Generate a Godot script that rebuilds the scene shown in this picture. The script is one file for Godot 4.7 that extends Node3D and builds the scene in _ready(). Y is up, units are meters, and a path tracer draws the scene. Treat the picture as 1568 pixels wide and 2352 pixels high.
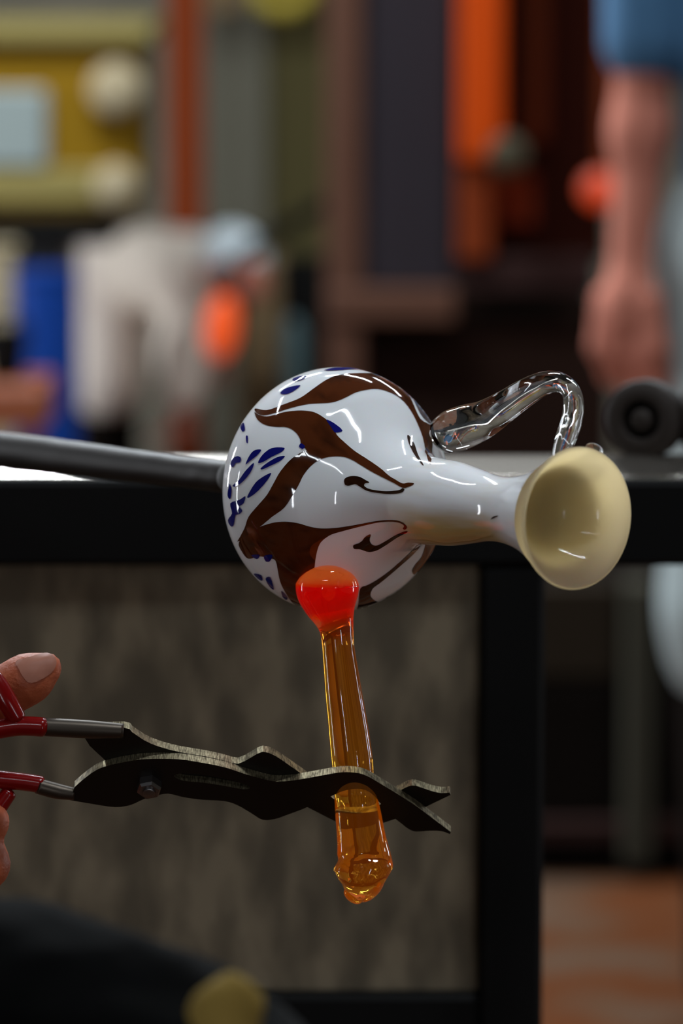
extends Node3D
# Glassblower's bench: a white jug on its pipe, a hot bit of amber glass hanging from it, shears and a hand; a workshop behind.

const F := 9503.4          # focal length in pixels of the 1568 x 2352 frame
const PITCH := 8.0
const EYE := Vector3(0.0, 1.3, 1.9805)
var right := Vector3.RIGHT
var up := Vector3.UP
var fwd := Vector3.FORWARD
var M := {}
var used := {}
var grain := FastNoiseLite.new()
var jug_c: Vector3
var jug_a: Vector3
var jug_u: Vector3
var jug_w: Vector3
var prof: PackedVector2Array = []
var inner: PackedVector2Array = []
var rod_d := 2.0

# ------------------------------------------------------------------ camera helpers
func P(px: float, py: float, d: float) -> Vector3:
	return EYE + fwd * d + right * ((px - 784.0) / F * d) - up * ((py - 1176.0) / F * d)

func Z(px: float, py: float, z: float) -> Vector3:
	var r := P(px, py, 1.0) - EYE
	return EYE + r * ((z - EYE.z) / r.z)

# ------------------------------------------------------------------ scene tree helpers
func numbered(called: String, parent: Node) -> String:
	var key := str(parent.get_instance_id()) + called
	var n: int = used.get(key, 0)
	used[key] = n + 1
	return called if n == 0 else "%s_%03d" % [called, n]

func thing(called: String, label: String, category: String, at: Vector3, group := "") -> Node3D:
	var o := Node3D.new()
	o.name = numbered(called, self)
	add_child(o, true)
	o.position = at
	o.set_meta("label", label)
	o.set_meta("category", category)
	if group != "":
		o.set_meta("group", group)
	return o

func part(called: String, mesh: Mesh, m: Material, parent: Node3D, label := "") -> MeshInstance3D:
	# meshes are laid out in world coordinates; the node takes its thing's place back
	var o := MeshInstance3D.new()
	o.name = numbered(called, parent)
	o.mesh = mesh
	o.material_override = m
	o.cast_shadow = GeometryInstance3D.SHADOW_CASTING_SETTING_ON
	parent.add_child(o, true)
	var off := Vector3.ZERO
	var p: Node = parent
	while p != self:
		off += (p as Node3D).position
		p = p.get_parent()
	o.position = -off
	if label != "":
		o.set_meta("label", label)
	return o

func struct(called: String, mesh: Mesh, m: Material) -> MeshInstance3D:
	var o := part(called, mesh, m, self)
	o.set_meta("kind", "structure")
	return o

func mat(c: Color, rough := 0.6, metal := 0.0, spec := 0.5) -> StandardMaterial3D:
	var m := StandardMaterial3D.new()
	m.albedo_color = c
	m.roughness = rough
	m.metallic = metal
	m.metallic_specular = spec
	return m

func c8(r: int, g: int, b: int) -> Color:
	return Color(r / 255.0, g / 255.0, b / 255.0)

func noise_tex(freq: float, octaves: int, seed_: int, a: Color, b: Color, size := 512) -> NoiseTexture2D:
	var n := FastNoiseLite.new()
	n.noise_type = FastNoiseLite.TYPE_SIMPLEX_SMOOTH
	n.seed = seed_
	n.frequency = freq
	n.fractal_octaves = octaves
	var t := NoiseTexture2D.new()
	t.width = size
	t.height = size
	t.seamless = true
	t.noise = n
	var g := Gradient.new()
	g.set_color(0, a)
	g.set_color(1, b)
	g.set_offset(0, 0.25)
	g.set_offset(1, 0.75)
	t.color_ramp = g
	return t

func tri(m: StandardMaterial3D, tex: Texture2D, s: Vector3) -> StandardMaterial3D:
	m.albedo_texture = tex
	m.uv1_triplanar = true
	m.uv1_world_triplanar = true
	m.uv1_scale = s
	return m

# ------------------------------------------------------------------ mesh helpers
func mk(v: PackedVector3Array, idx: PackedInt32Array, smooth := true, uv := PackedVector2Array(), col := PackedColorArray(), outward := true) -> ArrayMesh:
	# triangles with shared corners; for closed shapes the winding is turned so that the outside is the front (clockwise)
	if outward:
		var vol := 0.0
		var o := v[0]
		for i in range(0, idx.size(), 3):
			vol += (v[idx[i]] - o).dot((v[idx[i + 1]] - o).cross(v[idx[i + 2]] - o))
		if vol > 0.0:
			for i in range(0, idx.size(), 3):
				var t := idx[i + 1]
				idx[i + 1] = idx[i + 2]
				idx[i + 2] = t
	var nv := v
	var ni := idx
	var nuv := uv
	var nc := col
	if not smooth:
		nv = PackedVector3Array()
		ni = PackedInt32Array()
		nuv = PackedVector2Array()
		nc = PackedColorArray()
		for i in idx.size():
			nv.append(v[idx[i]])
			ni.append(i)
			if uv.size():
				nuv.append(uv[idx[i]])
			if col.size():
				nc.append(col[idx[i]])
	var n := PackedVector3Array()
	n.resize(nv.size())
	for i in range(0, ni.size(), 3):
		var k := (nv[ni[i + 2]] - nv[ni[i]]).cross(nv[ni[i + 1]] - nv[ni[i]])
		n[ni[i]] += k
		n[ni[i + 1]] += k
		n[ni[i + 2]] += k
	for i in n.size():
		n[i] = n[i].normalized() if n[i].length_squared() > 0.0 else Vector3.UP
	var a := []
	a.resize(Mesh.ARRAY_MAX)
	a[Mesh.ARRAY_VERTEX] = nv
	a[Mesh.ARRAY_NORMAL] = n
	a[Mesh.ARRAY_INDEX] = ni
	if nuv.size():
		a[Mesh.ARRAY_TEX_UV] = nuv
	if nc.size():
		a[Mesh.ARRAY_COLOR] = nc
	var m := ArrayMesh.new()
	m.add_surface_from_arrays(Mesh.PRIMITIVE_TRIANGLES, a)
	return m

func bbox(c: Vector3, s: Vector3, b := 0.004) -> ArrayMesh:
	# a box with chamfered edges
	b = minf(b, minf(s.x, minf(s.y, s.z)) * 0.45)
	var h := s * 0.5
	var v := PackedVector3Array()
	var ix := PackedInt32Array()
	var at := {}
	for ax in 3:
		for sx in [-1, 1]:
			for sy in [-1, 1]:
				for sz in [-1, 1]:
					var q := Vector3(h.x - b, h.y - b, h.z - b)
					q[ax] = h[ax]
					at[[ax, sx, sy, sz]] = v.size()
					v.append(c + q * Vector3(sx, sy, sz))
	var tris := []
	for ax in 3:
		for s1 in [-1, 1]:
			var k := []
			for pr in [[-1, -1], [1, -1], [1, 1], [-1, 1]]:
				var sg := [0, 0, 0]
				sg[ax] = s1
				sg[(ax + 1) % 3] = pr[0]
				sg[(ax + 2) % 3] = pr[1]
				k.append(at[[ax, sg[0], sg[1], sg[2]]])
			tris.append([k[0], k[1], k[2]])
			tris.append([k[0], k[2], k[3]])
	for ax in 3:
		for s1 in [-1, 1]:
			for s2 in [-1, 1]:
				var b1 := (ax + 1) % 3
				var b2 := (ax + 2) % 3
				var k := []
				for e in [[b1, -1], [b1, 1], [b2, 1], [b2, -1]]:
					var sg := [0, 0, 0]
					sg[ax] = e[1]
					sg[b1] = s1
					sg[b2] = s2
					k.append(at[[e[0], sg[0], sg[1], sg[2]]])
				tris.append([k[0], k[1], k[2]])
				tris.append([k[0], k[2], k[3]])
	for sx in [-1, 1]:
		for sy in [-1, 1]:
			for sz in [-1, 1]:
				tris.append([at[[0, sx, sy, sz]], at[[1, sx, sy, sz]], at[[2, sx, sy, sz]]])
	for t in tris:
		var k := (v[t[2]] - v[t[0]]).cross(v[t[1]] - v[t[0]])
		var mid := (v[t[0]] + v[t[1]] + v[t[2]]) / 3.0 - c
		ix.append(t[0])
		ix.append(t[1] if k.dot(mid) > 0 else t[2])
		ix.append(t[2] if k.dot(mid) > 0 else t[1])
	return mk(v, ix, false, PackedVector2Array(), PackedColorArray(), false)

func pbox(x0: float, y0: float, x1: float, y1: float, z: float, deep: float, b := 0.004) -> ArrayMesh:
	# a box whose front face lies on the plane z and shows at those pixels
	var a := Z(x0, (y0 + y1) * 0.5, z)
	var e := Z(x1, (y0 + y1) * 0.5, z)
	var t := Z((x0 + x1) * 0.5, y0, z)
	var l := Z((x0 + x1) * 0.5, y1, z)
	return bbox(Vector3((a.x + e.x) * 0.5, (t.y + l.y) * 0.5, z - deep * 0.5), Vector3(e.x - a.x, t.y - l.y, deep), b)

func wbox(x0: float, x1: float, y0: float, y1: float, z0: float, z1: float, b := 0.004) -> ArrayMesh:
	return bbox(Vector3(x0 + x1, y0 + y1, z0 + z1) * 0.5, Vector3(x1 - x0, y1 - y0, z1 - z0), b)

func smooth_path(p: Array, n: int, closed := false) -> Array:
	# Catmull-Rom through arrays/vectors of floats (Vector2, Vector3 or Vector4)
	var out := []
	var c := p.size()
	for i in (c if closed else c - 1):
		var a = p[(i - 1 + c) % c] if closed or i > 0 else p[0]
		var b = p[i]
		var d = p[(i + 1) % c]
		var e = p[(i + 2) % c] if closed or i + 2 < c else p[c - 1]
		for k in n:
			var t := float(k) / n
			out.append((b * 2.0 + (d - a) * t + (a * 2.0 - b * 5.0 + d * 4.0 - e) * t * t + (b * 3.0 - a - d * 3.0 + e) * t * t * t) * 0.5)
	if not closed:
		out.append(p[c - 1])
	return out

func tube(path: Array, radii: Array, seg := 24, closed := false, lump = null, round_ends := true) -> ArrayMesh:
	# a round tube along points; ends are domed, so the shape is closed
	var pts := path.duplicate()
	var rr := radii.duplicate()
	if not closed and round_ends:
		var d0: Vector3 = (pts[0] - pts[1]).normalized()
		var d1: Vector3 = (pts[-1] - pts[-2]).normalized()
		var p0: Vector3 = pts[0]
		var p1: Vector3 = pts[-1]
		var r0: float = rr[0]
		var r1: float = rr[-1]
		for k in range(1, 6):
			var a := k / 6.0 * PI * 0.5
			pts.push_front(p0 + d0 * r0 * sin(a) * 0.6)
			rr.push_front(r0 * cos(a))
			pts.push_back(p1 + d1 * r1 * sin(a) * 0.6)
			rr.push_back(r1 * cos(a))
	var n := pts.size()
	var v := PackedVector3Array()
	var uv := PackedVector2Array()
	var ix := PackedInt32Array()
	var side := Vector3.ZERO
	for i in n:
		var tan_: Vector3 = (pts[(i + 1) % n] - pts[(i - 1 + n) % n]) if closed else (pts[mini(i + 1, n - 1)] - pts[maxi(i - 1, 0)])
		tan_ = tan_.normalized()
		if side == Vector3.ZERO:
			side = tan_.cross(Vector3.UP if absf(tan_.y) < 0.9 else Vector3.RIGHT).normalized()
		side = (side - tan_ * side.dot(tan_)).normalized()
		var oth := tan_.cross(side)
		for k in seg:
			var a := TAU * k / seg
			var dir := side * cos(a) + oth * sin(a)
			var r: float = rr[i]
			var q: Vector3 = pts[i] + dir * r
			if lump != null:
				q = lump.call(q, dir, r, float(i) / (n - 1))
			v.append(q)
			uv.append(Vector2(float(k) / seg, float(i) / (n - 1)))
	for i in (n if closed else n - 1):
		for k in seg:
			var a := i * seg + k
			var b := i * seg + (k + 1) % seg
			var c := ((i + 1) % n) * seg + k
			var d := ((i + 1) % n) * seg + (k + 1) % seg
			ix.append_array([a, b, c, b, d, c])
	if not closed:
		for e in [0, n - 1]:
			var m := v.size()
			v.append(pts[e])
			uv.append(Vector2(0.5, float(e) / (n - 1)))
			for k in seg:
				if e == 0:
					ix.append_array([m, e * seg + (k + 1) % seg, e * seg + k])
				else:
					ix.append_array([m, e * seg + k, e * seg + (k + 1) % seg])
	return mk(v, ix, true, uv)

func lathe(pr: Array, at: Vector3, axis: Vector3, seg := 32) -> ArrayMesh:
	# pr: Vector2(radius, along axis); profile points are creased by a doubled point
	var v := PackedVector3Array()
	var ix := PackedInt32Array()
	var e1 := axis.cross(Vector3.UP if absf(axis.y) < 0.9 else Vector3.RIGHT).normalized()
	var e2 := axis.cross(e1)
	for q in pr:
		for k in seg:
			var a := TAU * k / seg
			v.append(at + axis * q.y + (e1 * cos(a) + e2 * sin(a)) * maxf(q.x, 1e-5))
	for i in pr.size() - 1:
		for k in seg:
			var a := i * seg + k
			var b := i * seg + (k + 1) % seg
			ix.append_array([a, b, a + seg, b, b + seg, a + seg])
	return mk(v, ix)

func patch(poly: PackedVector2Array, cell: Vector2, to3: Callable, tint = null) -> ArrayMesh:
	# cuts a flat outline into small cells, triangulates them and lays each corner on a surface
	var lo := poly[0]
	var hi := poly[0]
	for p in poly:
		lo = lo.min(p)
		hi = hi.max(p)
	var v := PackedVector3Array()
	var ix := PackedInt32Array()
	var col := PackedColorArray()
	var known := {}
	for i in int((hi.x - lo.x) / cell.x) + 1:
		for j in int((hi.y - lo.y) / cell.y) + 1:
			var o := lo + Vector2(i, j) * cell
			var sq := PackedVector2Array([o, o + Vector2(cell.x, 0), o + cell, o + Vector2(0, cell.y)])
			for piece in Geometry2D.intersect_polygons(poly, sq):
				if piece.size() < 3 or Geometry2D.is_polygon_clockwise(piece):
					pass
				var t := Geometry2D.triangulate_polygon(piece)
				for k in t:
					var q: Vector2 = piece[k]
					var key := Vector2i(roundi(q.x / cell.x * 500), roundi(q.y / cell.y * 500))
					if not known.has(key):
						known[key] = v.size()
						v.append(to3.call(q))
						if tint != null:
							col.append(tint.call(q))
					ix.append(known[key])
	# front side towards the viewer's side of the surface: compare with the surface's own normal
	for i in range(0, ix.size(), 3):
		var m := (v[ix[i]] + v[ix[i + 1]] + v[ix[i + 2]]) / 3.0
		var k := (v[ix[i + 2]] - v[ix[i]]).cross(v[ix[i + 1]] - v[ix[i]])
		if k.dot(EYE - m) < 0:
			var t := ix[i + 1]
			ix[i + 1] = ix[i + 2]
			ix[i + 2] = t
	return mk(v, ix, true, PackedVector2Array(), col, false)

func slab(poly: PackedVector2Array, to3: Callable, back: Vector3, bevel: float, edge_only := 0) -> ArrayMesh:
	# a plate: outline on a plane (to3), extruded along back, edges chamfered
	var n := poly.size()
	var cw := Geometry2D.is_polygon_clockwise(poly)
	var ins := PackedVector2Array()
	for i in n:
		var d0 := (poly[i] - poly[(i - 1 + n) % n]).normalized()
		var d1 := (poly[(i + 1) % n] - poly[i]).normalized()
		var nn := (d0 + d1).normalized().orthogonal() * (1.0 if cw else -1.0)
		ins.append(poly[i] - nn * bevel)
	if Geometry2D.triangulate_polygon(ins).is_empty():
		ins = poly
	var v := PackedVector3Array()
	var ix := PackedInt32Array()
	var bb := back.normalized() * 0.0004
	for ring in 4:
		for i in n:
			var q: Vector3 = to3.call(ins[i] if ring in [0, 3] else poly[i])
			v.append(q + [Vector3.ZERO, bb, back - bb, back][ring])
	var t := Geometry2D.triangulate_polygon(ins)
	for k in range(0, t.size(), 3):
		ix.append_array([t[k], t[k + 1], t[k + 2], 3 * n + t[k], 3 * n + t[k + 2], 3 * n + t[k + 1]])
	# sides wound to agree with the front face
	var f := (ins[t[1]] - ins[t[0]]).cross(ins[t[2]] - ins[t[0]]) > 0
	var pos := not cw
	var rim := PackedInt32Array()
	for ring in 3:
		for i in n:
			var a := ring * n + i
			var b := ring * n + (i + 1) % n
			var q := [a, a + n, b, b, a + n, b + n] if f == pos else [a, b, a + n, b, b + n, a + n]
			rim.append_array(q)
	if edge_only == 1:
		return mk(v, rim, false)
	if edge_only == 0:
		ix.append_array(rim)
	return mk(v, ix, false)

# ------------------------------------------------------------------ bodies as distance fields
func nets(bones: Array, cell: float, k: float, bump := 0.0) -> Array:
	# bones: [a, b, ra, rb]; returns [vertices, indices]
	var lo: Vector3 = bones[0][0]
	var hi: Vector3 = lo
	for b in bones:
		var r := maxf(b[2], b[3])
		for q in [b[0], b[1]]:
			lo = lo.min(q - Vector3.ONE * r)
			hi = hi.max(q + Vector3.ONE * r)
	lo -= Vector3.ONE * (cell * 2.5 + k)
	hi += Vector3.ONE * (cell * 2.5 + k)
	var nx := int((hi.x - lo.x) / cell) + 2
	var ny := int((hi.y - lo.y) / cell) + 2
	var nz := int((hi.z - lo.z) / cell) + 2
	var f := PackedFloat32Array()
	f.resize(nx * ny * nz)
	f.fill(10.0)
	for b in bones:
		var a: Vector3 = b[0]
		var e: Vector3 = b[1]
		var ra: float = b[2]
		var rb: float = b[3]
		var mr := maxf(ra, rb) + k * 1.5 + cell * 2.0
		var l := ((a.min(e) - Vector3.ONE * mr - lo) / cell).floor().max(Vector3.ZERO)
		var h := ((a.max(e) + Vector3.ONE * mr - lo) / cell).ceil().min(Vector3(nx - 1, ny - 1, nz - 1))
		var ba := e - a
		var bl := maxf(ba.length_squared(), 1e-9)
		for z in range(int(l.z), int(h.z) + 1):
			for y in range(int(l.y), int(h.y) + 1):
				var row := (z * ny + y) * nx
				for x in range(int(l.x), int(h.x) + 1):
					var p := lo + Vector3(x, y, z) * cell
					var t := clampf((p - a).dot(ba) / bl, 0.0, 1.0)
					var d := (p - a - ba * t).length() - lerpf(ra, rb, t)
					var old := f[row + x]
					if old > 5.0:
						f[row + x] = d
					else:
						var w := maxf(k - absf(old - d), 0.0) / k
						f[row + x] = minf(old, d) - w * w * k * 0.25
	if bump > 0.0:
		for z in nz:
			for y in ny:
				for x in nx:
					var i := (z * ny + y) * nx + x
					if absf(f[i]) < cell * 3.0:
						f[i] += bump * grain.get_noise_3dv((lo + Vector3(x, y, z) * cell) * 1000.0)
	var v := PackedVector3Array()
	var ix := PackedInt32Array()
	var id := PackedInt32Array()
	id.resize(nx * ny * nz)
	id.fill(-1)
	var corner := [0, 1, nx, nx + 1, nx * ny, nx * ny + 1, nx * ny + nx, nx * ny + nx + 1]
	var cv := [Vector3(0, 0, 0), Vector3(1, 0, 0), Vector3(0, 1, 0), Vector3(1, 1, 0), Vector3(0, 0, 1), Vector3(1, 0, 1), Vector3(0, 1, 1), Vector3(1, 1, 1)]
	var edges := [[0, 1], [2, 3], [4, 5], [6, 7], [0, 2], [1, 3], [4, 6], [5, 7], [0, 4], [1, 5], [2, 6], [3, 7]]
	for z in nz - 1:
		for y in ny - 1:
			var row := (z * ny + y) * nx
			for x in nx - 1:
				var i := row + x
				var f0 := f[i]
				if absf(f0) > cell * 2.0:
					continue
				var neg := 0
				for c in 8:
					if f[i + corner[c]] < 0.0:
						neg += 1
				if neg == 0 or neg == 8:
					continue
				var s := Vector3.ZERO
				var n := 0
				for e in edges:
					var g0 := f[i + corner[e[0]]]
					var g1 := f[i + corner[e[1]]]
					if (g0 < 0.0) != (g1 < 0.0):
						s += (cv[e[0]] as Vector3).lerp(cv[e[1]], g0 / (g0 - g1))
						n += 1
				id[i] = v.size()
				v.append(lo + (Vector3(x, y, z) + s / n) * cell)
	for z in range(1, nz - 1):
		for y in range(1, ny - 1):
			var row := (z * ny + y) * nx
			for x in range(1, nx - 1):
				var i := row + x
				if id[i] < 0 and absf(f[i]) > cell * 2.0:
					continue
				for ax in 3:
					var st: int = [1, nx, nx * ny][ax]
					var g0 := f[i]
					var g1 := f[i + st]
					if (g0 < 0.0) == (g1 < 0.0):
						continue
					var s1: int = [nx, nx * ny, 1][ax]
					var s2: int = [nx * ny, 1, nx][ax]
					var a := id[i]
					var b := id[i - s1]
					var c := id[i - s1 - s2]
					var d := id[i - s2]
					if a < 0 or b < 0 or c < 0 or d < 0:
						continue
					if g0 < 0.0:
						ix.append_array([a, c, b, a, d, c])
					else:
						ix.append_array([a, b, c, a, c, d])
	return [v, ix]

func body_mesh(sets: Array) -> ArrayMesh:
	# sets: [[bones, cell, k, bump], ...] joined into one mesh
	var v := PackedVector3Array()
	var ix := PackedInt32Array()
	for s in sets:
		var r := nets(s[0], s[1], s[2], s[3] if s.size() > 3 else 0.0)
		var at := v.size()
		v.append_array(r[0])
		for i in r[1]:
			ix.append(i + at)
	return mk(v, ix)

func sdf(bones: Array, p: Vector3, k: float) -> float:
	var f := 10.0
	for b in bones:
		var a: Vector3 = b[0]
		var ba: Vector3 = b[1] - a
		var t := clampf((p - a).dot(ba) / maxf(ba.length_squared(), 1e-9), 0.0, 1.0)
		var d := (p - a - ba * t).length() - lerpf(b[2], b[3], t)
		if f > 5.0:
			f = d
		else:
			var w := maxf(k - absf(f - d), 0.0) / k
			f = minf(f, d) - w * w * k * 0.25
	return f

# ------------------------------------------------------------------ the jug
func jug_setup() -> void:
	jug_c = P(772, 1125, 2.06)
	jug_a = (P(1328, 1191, 1.916) - jug_c).normalized()
	jug_u = (up - jug_a * up.dot(jug_a)).normalized()
	jug_w = jug_a.cross(jug_u)
	if jug_w.dot(right) < 0:
		jug_w = -jug_w
	for k in 29:
		var a := PI - k / 28.0 * 2.24
		prof.append(Vector2(0.0473 * cos(a), 0.0611 * sin(a)))
	var ctl := [Vector2(0.0294, 0.0479), Vector2(0.0368, 0.0395), Vector2(0.0445, 0.0318), Vector2(0.054, 0.0258), Vector2(0.0655, 0.0221), Vector2(0.079, 0.021), Vector2(0.092, 0.0203), Vector2(0.106, 0.0181), Vector2(0.1215, 0.0157),
		Vector2(0.136, 0.0161), Vector2(0.150, 0.0190), Vector2(0.163, 0.0239), Vector2(0.1735, 0.0289), Vector2(0.1805, 0.0328)]
	for q in smooth_path(ctl, 6):
		if q.x > prof[-1].x + 0.0005:
			prof.append(q)
	for q in [Vector2(0.1818, 0.0333), Vector2(0.1826, 0.0331), Vector2(0.1829, 0.0324)]:
		prof.append(q)
	inner.append(prof[-1])
	for q in smooth_path([Vector2(0.1826, 0.0316), Vector2(0.1800, 0.0300), Vector2(0.1752, 0.0270), Vector2(0.170, 0.0230), Vector2(0.1652, 0.0184), Vector2(0.1615, 0.0138), Vector2(0.1592, 0.009), Vector2(0.1582, 0.0045), Vector2(0.158, 0.0)], 5):  # shallow closed dish in place of a hollow bore, so it stays bright
		inner.append(q)

func jug_r(t: float) -> float:
	if t <= prof[0].x or t >= 0.1826:
		return -1.0
	for i in range(1, prof.size()):
		if prof[i].x >= t:
			var a := prof[i - 1]
			var b := prof[i]
			return lerpf(a.y, b.y, (t - a.x) / maxf(b.x - a.x, 1e-9))
	return -1.0

func jug_at(th: float, t: float, r: float) -> Vector3:
	return jug_c + jug_a * t + (jug_u * cos(th) + jug_w * sin(th)) * r

func jug_on(q: Vector2, off: float) -> Vector3:
	# q = (angle, along the axis): the point on the outer surface, lifted by off
	var r := jug_r(q.y)
	var dr := (jug_r(q.y + 0.0005) - jug_r(q.y - 0.0005)) / 0.001
	var n := Vector2(-dr, 1.0).normalized()
	return jug_at(q.x, q.y + n.x * off, r + n.y * off)

func jug_f(p: Vector3) -> float:
	var d := p - jug_c
	var t := d.dot(jug_a)
	var r := jug_r(t)
	return 1.0 if r < 0.0 else (d - jug_a * t).length() - r

func jug_hit(px: float, py: float) -> Vector2:
	# where the sight line of a pixel of the survey meets the jug; points off its outline are drawn in to the edge
	for tries in 40:
		var f := tries / 40.0 * 0.3
		var x := lerpf(px, 772.0, f)
		var y := lerpf(py, 1125.0, f)
		var d := 1.88
		var last := 1.88
		while d < 2.16:
			if jug_f(P(x, y, d)) < 0.0:
				var lo := last
				var hi := d
				for k in 14:
					var mid := (lo + hi) * 0.5
					if jug_f(P(x, y, mid)) < 0.0:
						hi = mid
					else:
						lo = mid
				var v := P(x, y, hi) - jug_c
				var t := v.dot(jug_a)
				return Vector2(fposmod(atan2(v.dot(jug_w), v.dot(jug_u)) + PI * 0.5, TAU) - PI * 0.5, t)
			last = d
			d += 0.002
	return Vector2.ZERO

func jug_rings(pts: Array, seg: int, tint: Callable) -> ArrayMesh:
	var v := PackedVector3Array()
	var ix := PackedInt32Array()
	var col := PackedColorArray()
	for q in pts:
		for k in seg:
			var th := TAU * k / seg
			v.append(jug_at(th, q.x, maxf(q.y, 0.00005)))
			col.append(tint.call(th, q.x))
	for i in pts.size() - 1:
		for k in seg:
			var a := i * seg + k
			var b := i * seg + (k + 1) % seg
			ix.append_array([a, b, a + seg, b, b + seg, a + seg])
	var c := jug_at(0, pts[0].x, 0.0)
	# outward means away from the axis for outer rings; inner ones are seen from inside, both sides are drawn anyway
	var k0 := (v[seg] - v[0]).cross(v[1] - v[0])
	if k0.dot(v[0] - c) > 0.0 and true:
		for i in range(0, ix.size(), 3):
			var t := ix[i + 1]
			ix[i + 1] = ix[i + 2]
			ix[i + 2] = t
	return mk(v, ix, true, PackedVector2Array(), col, false)

func swirl(crop: Array, called: String, m: Material, off: float, parent: Node3D, turn := 0.0, smooth_n := 4, dark := 1.0) -> void:
	# outline in survey pixels of the ball (origin 460, 800; 2.613 per pixel), laid on the jug's surface
	var q := []
	for i in range(0, crop.size(), 2):
		q.append(Vector2(460.0 + crop[i] / 2.6133, 800.0 + crop[i + 1] / 2.6133))
	var flat := PackedVector2Array()
	var prev := 1e9
	for p in smooth_path(q, smooth_n, true):
		var h := jug_hit(p.x, p.y)
		if prev < 1e8:
			h.x = prev + wrapf(h.x - prev, -PI, PI)
		prev = h.x
		if flat.is_empty() or flat[-1].distance_to(Vector2(h.x + turn, h.y)) > 0.0012:
			flat.append(Vector2(h.x + turn, h.y))
	var grain_at := func(s: Vector2) -> Color:
		var g := grain.get_noise_3d(s.x * 160.0, s.y * 2600.0, 7.0) * 0.6 + grain.get_noise_3d(s.x * 900.0, s.y * 6000.0, 3.0) * 0.35
		var k := clampf(1.0 + g * dark * 1.8, 0.25, 2.2)
		return Color(k, k * 0.98, k * 0.95)
	part(called, patch(flat, Vector2(0.05, 0.0024), func(s: Vector2) -> Vector3: return jug_on(s, off), grain_at), m, parent)

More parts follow.
